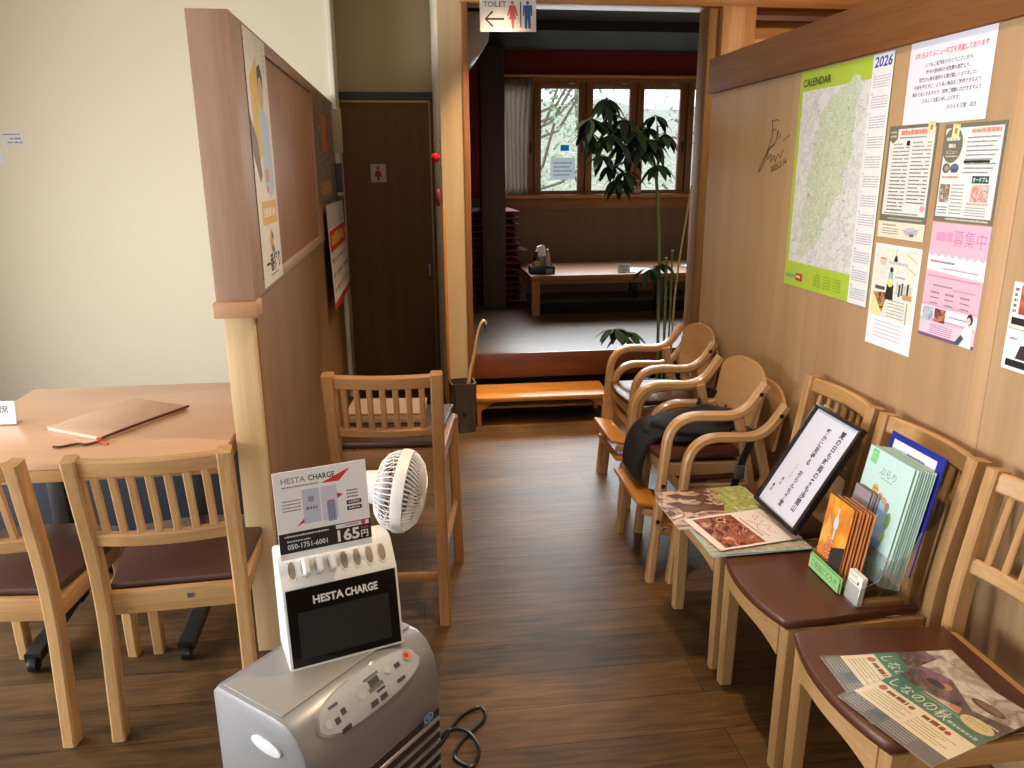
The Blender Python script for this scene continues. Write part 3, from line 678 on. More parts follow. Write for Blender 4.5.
# pink recruiting flyer
PINK = (218, 180, 202)
sh = Sheet(209, 291, PINK); sh.text('募集中', 198, 52, 44, (198, 120, 168), 'r', -.006, 112); sh.dashes(20, 18, 62, 34, (214, 150, 190), 5, .12)
sh.poly([(0, 92)] + [(i*13.06, 80+(6 if i % 2 else -4)) for i in range(17)] + [(209, 128), (0, 120)], (236, 226, 240))
sh.dashes(12, 94, 90, 7, (110, 96, 120), 1); sh.dashes(60, 110, 130, 5, (170, 140, 170), 2); sh.dashes(10, 132, 190, 5, (206, 120, 160), 3)
sh.dashes(34, 154, 74, 6, (90, 80, 90), 4); sh.rect(110, 160, 80, 2, (206, 110, 150)); 
for i in range(3):
    for j in range(5): sh.dashes(28+i*56, 172+j*14, 34, 7 if j == 0 else 5, (150, 110, 140) if j else (90, 80, 90), 10+i*5+j)
sh.dashes(18, 240, 150, 5, (206, 90, 130), 30); sh.rect(0, 206, 209, 1.2, (206, 120, 160))
sh.rect(4, 250, 200, 36, (232, 200, 220)); sh.rect(0, 212, 209, 30, (232, 226, 240)); sh.rect(8, 214, 42, 36, picture('blue_print', [(120, 136, 160), (190, 204, 220), (150, 160, 184)], 60)); sh.rect(54, 214, 42, 34, picture('red_print', [(50, 34, 36), (96, 54, 50), (206, 130, 110), (70, 44, 44)], 50))
sh.dashes(108, 226, 84, 5, (150, 130, 160), 41)
for i in range(5): sh.dashes(44, 256+i*5.2, 84, 3, (150, 110, 140), 42+i)
sh.rect(0, 283, 209, 8, (120, 80, 130)); sh.poly([(150, 291), (164, 250), (178, 232), (196, 240), (200, 291)], (214, 222, 236)); sh.ell(184, 222, 11, 14, (48, 36, 40)); sh.ell(181, 226, 7, 9, (230, 196, 180)); sh.poly([(140, 288), (160, 262), (172, 270), (156, 291)], (70, 74, 90))
on_right(sh, 'pink_flyer', 1.864, 1.315, 'pink flyer with large faint heading and small photos on the right wall', 'flyer')
# two cards cut by the right edge
sh = Sheet(150, 102, (232, 228, 228)); sh.rect(24, 6, 126, 64, picture('sunset_print', [(196, 84, 56), (150, 70, 66), (214, 110, 70), (110, 80, 90)], 14, (.4, 1.6, 1), 3)); sh.rect(8, 78, 142, 16, (18, 18, 18))
for i in range(5): sh.dashes(7, 12+i*12, 10, 9, (130, 90, 96), i)
on_right(sh, 'event_card', 1.560, 1.204, 'upper card with orange sunset picture at the right edge', 'card')
sh = Sheet(150, 92, (232, 236, 240)); sh.rect(10, 68, 140, 16, (18, 18, 18)); sh.poly([(36, 64), (46, 34), (70, 28), (94, 34), (104, 64)], (52, 34, 38)); sh.dashes(14, 18, 20, 6, GREY, 3)
on_right(sh, 'event_card', 1.560, 1.100, 'lower white card with black band at the right edge', 'card')
# pen signature on the panel
sg = MB()
for st in ([(.02, .07), (.03, .02), (.012, -.03)], [(.022, .066), (.05, .070), (.066, .064)], [(.02, .03), (.05, .036)], [(.012, -.03), (.04, -.022), (.06, .0), (.066, .03), (.06, .01), (.07, .0)], [(.078, .02), (.08, .0)],
           [(.05, -.02), (.0, -.05), (-.045, -.12), (-.02, -.10), (.0, -.06), (.012, -.03), (.01, -.075), (.03, -.055), (.034, -.085), (.05, -.06), (.06, -.085), (.075, -.055), (.09, -.07), (.105, -.04)], [(.10, -.01), (.14, .01)]):
    sg.tube(smooth_path([(1.3292, 2.86-a*1.25, 1.550+b*.95) for a, b in st], 5), .0011, mat('pen_ink', (74, 52, 34), .6), 5)
vs, fs = glyphs('2025.2.14', .01)
sg.add([(1.3292, 2.86-.045-.030*x, 1.550-.118+.022*x*.35+.030*y) for x, y in vs], fs, mat('pen_ink', (74, 52, 34), .6))
tag(sg.build('signature'), 'dark pen signature written on the wood panel left of the map calendar', 'signature')

# ================================================================== POSTERS ON THE LEFT PARTITION
def on_left(sh, name, y, z, label, cat): return sh.place(name, (XL, y, z), **WL, label=label, cat=cat)
sh = Sheet(345, 722, (226, 222, 212)); sh.poly([(40, 130), (170, 60), (170, 330), (60, 380)], (222, 186, 60)); sh.poly([(0, 230), (90, 300), (120, 400), (80, 420), (0, 330)], (130, 96, 80))
sh.poly([(150, 230), (210, 190), (290, 240), (320, 430), (250, 470), (150, 430)], (180, 200, 222)); sh.ell(205, 150, 44, 56, (206, 160, 130)); sh.poly([(158, 150), (170, 90), (220, 76), (254, 110), (248, 150), (220, 112), (180, 120)], (36, 30, 28)); sh.ell(200, 400, 34, 22, (206, 150, 120)); sh.ell(190, 440, 14, 12, (206, 90, 110))
sh.rect(60, 474, 260, 70, (222, 176, 70)); sh.rect(76, 488, 228, 42, (214, 170, 96)); sh.dashes(90, 494, 200, 34, (232, 214, 180), 4, .3)
sh.poly([(150, 590), (185, 556), (222, 580), (206, 612), (170, 624)], (206, 160, 60)); sh.ell(196, 580, 12, 12, (90, 66, 40)); sh.poly([(160, 614), (206, 606), (232, 630), (180, 634)], (150, 106, 50))
sh.text('一番搾り', 186, 682, 58, (30, 28, 28), 'c', .03, 250); sh.dashes(120, 694, 150, 8, (150, 140, 130), 3)
for i in range(5): sh.dashes(284, 20+i*16, 20, 12, (214, 160, 140), i)
for i in range(4): sh.dashes(70, 20+i*16, 14, 12, (226, 190, 150), 9+i)
on_left(sh, 'beer_poster', 2.36, 1.834, 'tall beer poster with a smiling person on the slatted partition', 'poster')
rn = random.Random(21)
sh = Sheet(930, 545, (84, 82, 80))
sh.rect(0, 0, 930, 545, picture('collage_print', [(60, 58, 56), (120, 110, 100), (70, 66, 64), (160, 140, 120), (84, 60, 52), (196, 190, 180)], 30, (.5, 1.2, 1), 8, .6))
sh.rect(330, 90, 270, 190, picture('collage_orange', [(150, 60, 40), (206, 110, 70), (110, 60, 46)], 16)); sh.rect(140, 430, 560, 70, picture('collage_gold', [(140, 110, 60), (190, 150, 90), (110, 84, 50)], 16))
on_left(sh, 'photo_poster', 3.955, 1.826, 'dark photo collage poster at the far end of the partition', 'poster')
sh = Sheet(900, 530, (224, 214, 214)); sh.rect(0, 0, 900, 120, (196, 190, 188)); sh.rect(40, 130, 820, 110, (190, 40, 44)); sh.dashes(120, 150, 640, 76, (226, 180, 70), 3, .15)
for i in range(6):
    for j in range(3): sh.dashes(70+i*135, 275+j*75, 95, 28, (150, 60, 66) if (i+j) % 3 == 0 else (110, 100, 104), i*3+j, .3)
sh.rect(0, 496, 900, 34, (190, 44, 48))
o = sh.place('wall_calendar', (XL+.02, 4.06, 1.278), (.012, 1, 0), (-.03, 0, 1), label='red and white paper calendar hanging below the dark collage poster', cat='calendar')
def hang(z0, z1, wd, col, label, name):
    m_ = MB(); m_.box((-.4296+wd/2, 4.945, (z0+z1)/2), (wd, .008, z1-z0), col, .002); o = m_.build(name)
    m_ = MB(); m_.box((-.4296+.010, 4.955, z1-.012), (.018, .012, .014), M_STEEL, .002); m_.build('hook', o); tag(o, label, 'board')
hang(1.55, 1.80, .055, mat('beige_card', (176, 164, 134), .7), 'pale beige plate jutting from the far end of the partition', 'hanging_plate')
hang(1.32, 1.49, .042, mat('slate_grey', (62, 66, 72), .6), 'grey slate board below the pale plate, upper of two', 'slate_board')
hang(1.12, 1.30, .042, mat('slate_grey', (62, 66, 72), .6), 'grey slate board lowest at the partition end', 'slate_board')
sh = Sheet(130, 300, (206, 186, 190)); sh.rect(20, 40, 90, 60, (170, 60, 66)); sh.rect(20, 130, 90, 30, (120, 90, 130)); sh.dashes(20, 180, 90, 12, GREY, 1); sh.dashes(20, 210, 90, 12, GREY, 2)
sh.place('leaflet', (-.4294, 5.22, .40), **WL, label='pale leaflet fixed low on the wall end beside the toilet door', cat='leaflet')
# toilet door plaque and ornament
sh = Sheet(104, 120, (176, 160, 150)); sh.ell(50, 26, 11, 12, (150, 30, 34)); sh.poly([(36, 42), (64, 42), (76, 84), (60, 84), (60, 108), (40, 108), (40, 84), (24, 84)], (150, 30, 34)); sh.dashes(70, 90, 24, 8, (120, 80, 80), 2)
sh.place('restroom_plaque', (-.247, 5.5994, 1.488), **WB, label='small square plaque with a red figure on the dark door', cat='sign')
m_ = MB(); m_.ball((.158, 4.395, 1.512), .026, mat('red_glass', (190, 20, 34), .15), 3); m_.build('glass_ball')
o = bpy.data.objects['glass_ball']; m2 = MB(); m2.lathe([(.007, 0), (.007, .012), (0, .012)], M_STEEL, Matrix.Translation((.158, 4.395, 1.536)), 10); m2.tube([(.158, 4.395, 1.546), (.175, 4.39, 1.60), (.19, 4.397, 1.62)], .0015, M_STEEL, 5); m2.build('cap', o)
tag(o, 'shiny red ball ornament hanging at the corner beside the dark door', 'ornament')
m_ = MB(); m_.ball((.165, 4.395, 1.30), (.017, .017, .05), mat('dull_red', (120, 30, 26), .5), 2); m_.tube([(.165, 4.395, 1.345), (.178, 4.395, 1.42), (.19, 4.397, 1.50)], .0015, M_STEEL, 5)
tag(m_.build('red_charm'), 'small dull red charm hanging below the red ball ornament', 'ornament')
# TOILET sign hung from the lintel
sh = Sheet(290, 158, (206, 202, 198), 4); sh.text('TOILET', 18, 41, 36, (70, 68, 70), 'l', .016, 118)
sh.line([(28, 98), (124, 98)], 10, K); sh.line([(66, 62), (28, 98), (66, 134)], 10, K)
RED_ = (186, 84, 82); BLU = (36, 84, 150)
def figure(cx, col, female):
    sh.ell(cx, 22, 8, 9, col); f_ = lambda pts: [(x_, 33+(y_-40)*.93) for x_, y_ in pts]
    if female: sh.poly(f_([(cx-15, 40), (cx+15, 40), (cx+28, 92), (cx+21, 95), (cx+12, 68), (cx+18, 112), (cx+9, 112), (cx+6, 158), (cx-4, 158), (cx-8, 112), (cx-18, 112), (cx-12, 68), (cx-21, 95), (cx-28, 92)]), col)
    else: sh.poly(f_([(cx-23, 40), (cx+23, 40), (cx+25, 92), (cx+17, 94), (cx+15, 56), (cx+16, 158), (cx+3, 158), (cx, 104), (cx-3, 158), (cx-16, 158), (cx-15, 56), (cx-17, 94), (cx-25, 92)]), col)
figure(168, RED_, True); sh.rect(207, 16, 6, 122, K); figure(246, BLU, False)
t = thing('toilet_sign', 'white hanging toilet sign with arrow and red and blue figures', 'sign', (.545, 4.30, 0))
sh.place('sign_board', (-.145, 0, 2.288), (1, 0, .012), (0, 0, 1), t)
m_ = MB()
for q in (-.11, .11): m_.tube([(q, .002, 2.27), (q, .002, 2.30), (q, .06, 2.315), (q, .069, 2.315)], .002, M_STEEL, 6)
m_.build('hanger', t)

# ================================================================== HEATER, CHARGER, FAN
HZ = math.radians(48.6)
t = thing('fan_heater', 'silver kerosene fan heater on the floor in front of the partition post', 'heater', (-.212, 1.520, 0), HZ)
W2, D2, HH = .20, .143, .42
b = MB()
# side profile (y forward negative, z) extruded along x, then bevelled
prof = [(-D2, .03), (-D2-.006, .20), (-D2-.004, .31), (-D2+.006, .365), (-D2+.028, .400), (-D2+.055, .416), (-D2+.09, HH), (D2-.02, HH), (D2, HH-.02), (D2, .03)]
R = Matrix(((0, 0, 1, -W2), (1, 0, 0, 0), (0, 1, 0, 0), (0, 0, 0, 1)))
b.prism(prof, 2*W2, M_SILVER, R, .014); b.sharp = 35
b.build('body', t)
MB().bb((-W2-.008, -D2-.01, 0), (W2+.008, D2+.01, .03), mat('dark_grey_plastic', (70, 70, 72), .5), .006).build('base', t)
MB().bb((-W2+.012, -D2+.075, HH-.0015), (W2-.012, D2-.03, HH+.0012), mat('worn_silver', (162, 158, 154), .42, .45), .001).build('top_plate', t)
# control panel: lens-shaped, lying on the curved shoulder
def shoulder(v):      # v 0 bottom..1 top -> (y, z) on the front profile
    pts = prof[2:6]; q = v*(len(pts)-1); i = min(int(q), len(pts)-2); f_ = q-i
    return (pts[i][0]*(1-f_)+pts[i+1][0]*f_, pts[i][1]*(1-f_)+pts[i+1][1]*f_)
def on_shoulder(u, v, off):
    y, z = shoulder(v); y2, z2 = shoulder(min(v+.02, 1)); y1, z1 = shoulder(max(v-.02, 0)); n_ = V((0, -(z2-z1), (y2-y1))).normalized()
    return V((u, y, z)) + n_*off
def lens(m_, L, H0, H1, off, mt, cu=0):
    vs = []; n_ = 26; k_ = 7
    for i in range(n_+1):
        s_ = -1+2*i/n_; hw = (max(0, 1-abs(s_)**2.4))**.5
        for j in range(k_+1):
            q = j/k_; v = .50 + (q-.35)*.72*hw*H0
            vs.append(on_shoulder(cu+s_*L, v, off))
    fs = [(i*(k_+1)+j, (i+1)*(k_+1)+j, (i+1)*(k_+1)+j+1, i*(k_+1)+j+1) for i in range(n_) for j in range(k_)]
    m_.add(vs, fs, mt)
m_ = MB(); lens(m_, .155, 1.12, 0, .0035, M_SILVER); lens(m_, .148, 1.0, 0, .0045, mat('panel_grey', (178, 184, 190), .4)); cp = m_.build('control_panel', t)
def patch(m_, u, v, du, dv, mt, off=.006):
    vs = [on_shoulder(u-du, v-dv, off), on_shoulder(u+du, v-dv, off), on_shoulder(u+du, v+dv, off), on_shoulder(u-du, v+dv, off)]
    vs += [on_shoulder(u-du, v-dv, .002), on_shoulder(u+du, v-dv, .002), on_shoulder(u+du, v+dv, .002), on_shoulder(u-du, v+dv, .002)]
    m_.add(vs, [(0, 1, 2, 3), (0, 4, 5, 1), (1, 5, 6, 2), (2, 6, 7, 3), (3, 7, 4, 0)], mt)
def disc(m_, u, v, r, mt, off=.0062, sy=1.0):
    c = on_shoulder(u, v, off); a = on_shoulder(u, v+.05, off)-on_shoulder(u, v-.05, off); a.normalize(); n_ = 16
    m_.add([c+V((1, 0, 0))*r*math.cos(2*PI*i/n_)+a*r*sy*math.sin(2*PI*i/n_) for i in range(n_)], [tuple(range(n_))], mt)
m_ = MB(); patch(m_, .012, .64, .021, .13, mat('lcd_green_grey', (104, 112, 104), .3)); patch(m_, .012, .64, .014, .05, mat('lcd_digit', (70, 78, 72), .3), .0064); m_.build('display', cp)
BT = mat('button_grey', (196, 198, 198), .4); INKD = mat('panel_ink', (70, 72, 76), .6)
for u, v, r, c_ in [(-.125, .52, .0095, BT), (-.028, .60, .012, BT), (.055, .66, .0085, BT), (.118, .66, .0115, mat('salmon_ring', (214, 130, 120), .4))]:
    k_ = MB(); disc(k_, u, v, r, c_)
    if c_ is not BT: disc(k_, u-.002, v, .0055, mat('power_red', (190, 48, 48), .4), .0066)
    k_.build('button', cp)
k_ = MB()
for u, v, du, dv in [(-.098, .72, .012, .03), (-.103, .48, .006, .05), (-.083, .55, .006, .05), (-.09, .30, .012, .03), (-.008, .34, .010, .035), (.020, .34, .010, .035), (.083, .62, .008, .04), (.078, .38, .012, .03), (-.022, .60, .005, .03), (.02, .46, .012, .02)]:
    patch(k_, u, v, du, dv, INKD, .0056)
k_.build('panel_lettering', cp)
# louvre and badge
g_ = MB(); g_.bb((-.085, -D2-.0085, .035), (.188, -D2+.01, .235), mat('vent_dark', (46, 44, 44), .5), .004)
lv = g_.build('vent_opening', t)
for k in range(6):
    MB().box((.052, -D2-.010, .055+k*.031), (.262, .010, .007), mat('vent_slat', (120, 118, 116), .4, .5), .002, Matrix.Rotation(.5, 3, 'X')).build('vent_slat', lv)
bg = Sheet(34, 26, (60, 120, 170), .5); bg.ell(17, 13, 15, 11, (220, 228, 234)); bg.ell(17, 13, 13, 9.5, (50, 110, 166)); bg.text('21', 17, 17, 11, (230, 236, 240), 'c', .02)
bg.place('badge', (.12, -D2-.0175, .262-.006), (1, 0, 0), (0, 0, 1), t, 'small blue round badge')
h_ = MB(); h_.prism([(.045*math.cos(a)*1.0, .017*math.sin(a)) for a in [2*PI*i/20 for i in range(20)]], .006, mat('handle_white', (214, 214, 216), .35), Matrix.Translation((-W2-.0055, -.03, .345)) @ Matrix(((0, 0, 1, 0), (1, 0, 0, 0), (0, 1, 0, 0), (0, 0, 0, 1))), .002); h_.build('side_grip', t)
# charging station
CZ = math.radians(18)
t = thing('charging_station', 'white and black power bank charging station standing on the silver heater', 'charger', (-.168, 1.512, .4212), CZ)
W, DP = .126, .125
prof = [(0, 0), (.026, .172), (.030, .182), (.068, .232), (.078, .238), (DP, .238), (DP, 0)]
b = MB(); R = Matrix(((0, 0, 1, -W), (1, 0, 0, 0), (0, 1, 0, 0), (0, 0, 0, 1))); b.prism(prof, 2*W, M_WHITEP, R, .006); b.build('body', t)
lean = V((0, .026, .172)).normalized()
sc = Sheet(238, 172, (14, 14, 15), 2.2, .12); sc.rect(20, 52, 198, 104, (20, 21, 23)); sc.text('HESTA', 55, 38, 24, (232, 232, 232), 'l', .035, 66); sc.text('CHARGE', 124, 38, 24, (232, 232, 232), 'l', .035, 72)
sc.place('screen', (-.119, .0265, .176), (1, 0, 0), lean, t)
sl = V((0, .038, .050)).normalized(); sn = V((1, 0, 0)).cross(sl)
def slot_pt(k, q): return V((-.098+k*.028, .030+.038*q, .182+.050*q))
for k in range(8):
    c = slot_pt(k, .52); Rm = Matrix((V((1, 0, 0)), sl, sn)).transposed()
    s_ = MB(); s_.box(c + sn*.0006, (.015, .038, .002), mat('slot_liner', (150, 132, 116), .6), .006, Rm)
    s_.torus(1, .12, M_WHITEP, Matrix.Translation(c+sn*.001) @ Rm.to_4x4() @ Matrix.Diagonal((.0088, .021, .012, 1)), 24, 6); s_.build('slot', t)
st = MB()
t_sign = Sheet(196, 190, (240, 240, 246), 3)
t_sign.poly([(96, 36), (136, 37), (162, 11)], (206, 52, 56)); t_sign.poly([(38, 122), (58, 104), (58, 114)], (206, 52, 56)); t_sign.poly([(128, 62), (142, 68), (128, 76)], (206, 52, 56))
t_sign.text('HESTA', 16, 26, 17, (140, 140, 150), 'l', .015, 50); t_sign.text('CHARGE', 72, 26, 17, (50, 50, 60), 'l', .02, 56); t_sign.dashes(16, 32, 78, 4, GREY, 2)
t_sign.rect(56, 44, 36, 74, (196, 200, 226)); t_sign.rect(95, 44, 34, 74, (206, 208, 230)); t_sign.rect(68, 60, 12, 12, (150, 150, 170)); t_sign.dashes(62, 82, 24, 8, (120, 122, 150), 4); t_sign.rect(106, 78, 18, 44, (150, 156, 186)); t_sign.rect(108, 76, 14, 3, (206, 90, 90))
for i in range(3): t_sign.rect(109+i*5, 82, 1.4, 36, (110, 116, 150))
for i in range(4): t_sign.dashes(14, 62+i*7, 38, 3.4, (130, 130, 140), 6+i)
for i in range(3): t_sign.dashes(150, 60+i*7, 24, 5, (70, 70, 84), 20+i)
t_sign.rect(148, 84, 32, 9, (30, 30, 36)); t_sign.rect(148, 97, 32, 9, (30, 30, 36)); t_sign.dashes(152, 86, 24, 5, (210, 210, 210), 31); t_sign.dashes(152, 99, 24, 5, (210, 210, 210), 32)
t_sign.rect(0, 132, 196, 44, (26, 26, 32)); t_sign.text('050-1751-6001', 16, 168, 15, (226, 226, 230), 'l', .02, 84); t_sign.dashes(16, 149, 50, 4.5, (200, 200, 206), 33); t_sign.dashes(12, 138, 92, 4.5, (210, 210, 214), 34)
t_sign.rect(120, 134, 72, 9, (226, 226, 232)); t_sign.dashes(140, 136, 30, 4, (190, 60, 70), 35); t_sign.ell(180, 137, 5, 6, (200, 60, 60)); t_sign.text('165', 122, 171, 34, (234, 234, 238), 'l', .03, 48); t_sign.text('円', 173, 170, 18, (234, 234, 238), 'l', .02); t_sign.dashes(174, 148, 16, 5, (200, 70, 70), 38)
so = t_sign.place('sign_board', (-.118, .072, .425), (1, 0, 0), (0, .12, 1), t, 'printed price board above the slots')
for k in (1, 2, 3):
    c = slot_pt(k, .52); Rm = Matrix((V((1, 0, 0)), sl, sn)).transposed()
    p_ = MB(); p_.box(c + sn*.017, (.0135, .036, .030), M_WHITEP, .005, Rm, 3)
    o = p_.build('power_bank'); o.matrix_world = Matrix.Translation((-.168, 1.512, .4212)) @ Matrix.Rotation(CZ, 4, 'Z')
    tag(o, ['white power bank standing in the charging slots, leftmost of three', 'white power bank standing in the charging slots, middle of three', 'white power bank standing in the charging slots, rightmost of three'][k-1], 'power bank', 'power banks in the charging station')
# circulator fan on a pole behind the heater
t = thing('electric_fan', 'white round fan facing right behind the charging station price board', 'fan', (-.175, 1.90, 0))
hc = V((.135, -.15, .705)); ax = V((1, -.20, -.12)).normalized(); Rf = ax.to_track_quat('Z', 'Y').to_matrix().to_4x4(); MF = Matrix.Translation(hc) @ Rf
b = MB(); b.lathe([(0, 0), (.085, 0), (.085, .012), (.03, .022), (.018, .04), (0, .04)], M_WHITEP, None, 28); b.build('base', t)
b = MB(); b.tube(smooth_path([(0, 0, .03), (0, 0, .3), (0, -.02, .52), (.01, -.09, .66), (.035, -.13, .715)]), .013, M_WHITEP, 12); b.build('pole', t)
b = MB(); b.lathe([(0, -.125), (.026, -.122), (.036, -.10), (.041, -.07), (.041, -.045), (.03, -.04), (0, -.04)], M_WHITEP, MF, 24); b.build('motor_housing', t)
RF = .098
b = MB(); b.lathe([(RF-.004, -.012), (RF+.003, -.010), (RF+.004, .0), (RF+.001, .016), (RF-.006, .016), (RF-.004, -.012)], M_WHITEP, MF, 48); b.build('rim', t)
b = MB()
for i in range(44):
    a = 2*PI*i/44
    pts = [(.040, -.062), (.066, -.056), (.084, -.042), (.094, -.024), (.097, -.008)]
    b.tube([MF @ V((r*math.cos(a), r*math.sin(a), z)) for r, z in pts], .0013, M_WHITEP, 5)
b.torus(.084, .0014, M_WHITEP, MF @ Matrix.Translation((0, 0, -.042)), 40, 5); b.build('rear_guard', t)
b = MB()
for i in range(52):
    a = 2*PI*i/52
    pts = [(.018, .052, .5), (.045, .050, .3), (.072, .040, .12), (.090, .024, .03), (.097, .010, 0)]
    b.tube([MF @ V((r*math.cos(a+q), r*math.sin(a+q), z)) for r, z, q in pts], .0019, M_WHITEP, 5)
b.lathe([(0, .056), (.016, .055), (.02, .05), (0, .048)], M_WHITEP, MF, 20); b.build('front_guard', t)
b = MB()
for i in range(5):
    a = 2*PI*i/5; vs = []; fs = []
    for j in range(6):
        r = .016+.068*j/5; wdt = .25+.45*math.sin(PI*min(1, j/5*.9+.1))
        for k in range(5): q = (k/4-.5)*2*wdt; vs.append(MF @ V((r*math.cos(a+q), r*math.sin(a+q), -.008+.026*(k/4-.5))))
    for j in range(5):
        for k in range(4): fs.append((j*5+k, j*5+k+1, (j+1)*5+k+1, (j+1)*5+k))
    b.add(vs, fs, mat('fan_blade_grey', (150, 152, 156), .4))
b.lathe([(0, -.03), (.018, -.028), (.018, .012), (0, .018)], mat('fan_blade_grey', (150, 152, 156), .4), MF, 16); b.build('blades', t)
# power cord on the floor
c = MB(); c.tube(smooth_path([(-.02, 1.66, .02), (.02, 1.70, .0045), (.08, 1.80, .0045), (.14, 1.84, .0045), (.15, 1.79, .0045), (.09, 1.72, .0045), (.06, 1.66, .0045), (.10, 1.62, .0045), (.125, 1.67, .009), (.10, 1.74, .009), (.05, 1.76, .0045), (.02, 1.71, .009), (.01, 1.64, .0045)], 8), .0042, M_BLACKP, 8)
tag(c.build('extension_lead'), 'black power cord looped on the floor right of the heater', 'cord')

# ================================================================== TALL CHILD'S CHAIR BEHIND THE HEATER
t = thing('high_chair', 'tall slat-backed wooden high chair standing behind the fan', 'chair', (-.075, 2.51, 0), PI-.10)
OK = {a: wood('brown_oak', (172, 124, 74), (146, 101, 58), a, 26, .05, .42, .1) for a in 'xyz'}
for sx in (-1, 1):
    MB().sweep(arc_path([(sx*.166, .215, 0), (sx*.16, .195, .58), (sx*.162, .235, .862)], [.2]), rect_prof(.036, .042, .005), OK['z'], (1, 0, 0)).build('leg', t)
    MB().sweep([(sx*.196, -.21, 0), (sx*.184, -.20, .585)], rect_prof(.036, .042, .005), OK['z'], (1, 0, 0)).build('leg', t)
    MB().sweep([(sx*.163, .19, .575), (sx*.185, -.19, .575)], rect_prof(.05, .022, .004), OK['y'], (0, 0, 1)).build('seat_rail', t)
    MB().sweep([(sx*.165, .20, .25), (sx*.19, -.20, .25)], rect_prof(.028, .018, .003), OK['y'], (0, 0, 1)).build('side_rung', t)
def bow2(z, d, y, hw, n=10): return [(hw*(2*i/n-1), y+d*(1-(2*i/n-1)**2), z) for i in range(n+1)]
MB().sweep(bow2(.838, .020, .233, .150), rect_prof(.042, .022, .005), OK['x'], (0, .14, 1)).build('top_rail', t)
MB().sweep(bow2(.672, .018, .209, .150), rect_prof(.028, .022, .005), OK['x'], (0, .14, 1)).build('lower_rail', t)
for k in range(7):
    x = -.117+.039*k; q = 1-(x/.15)**2
    MB().sweep([(x, .209+.018*q, .680), (x, .233+.020*q, .824)], rect_prof(.018, .011, .003), OK['z'], (1, 0, 0)).build('back_slat', t)
b = MB(); b.bb((-.15, .186, .548), (.15, .206, .60), OK['x'], .003); b.build('rear_rail', t); b = MB(); b.bb((-.175, -.212, .548), (.175, -.192, .60), OK['x'], .003); b.build('front_rail', t)
b = MB(); b.bb((-.152, .196, .150), (.152, .214, .180), OK['x'], .003); b.build('rear_rung', t)
MB().prism([(-.155, .18), (-.19, -.225), (.19, -.225), (.155, .18)], .026, mat('dark_seat_vinyl', (64, 38, 30), .25), Matrix.Translation((0, 0, .601)), .008).build('seat', t)
m_ = MB(); m_.box((-.1, 2.60, .6275+.016), (.26, .18, .030), mat('kraft_box', (176, 148, 124), .8), .004, Matrix.Rotation(-.10, 3, 'Z')); o = m_.build('box')
m2 = MB(); m2.box((-.1, 2.60, .6275+.034), (.262, .182, .005), mat('kraft_lid', (170, 142, 118), .8), .002, Matrix.Rotation(-.10, 3, 'Z')); m2.build('lid', o)
tag(o, 'low beige box lying on the seat of the tall high chair', 'box')

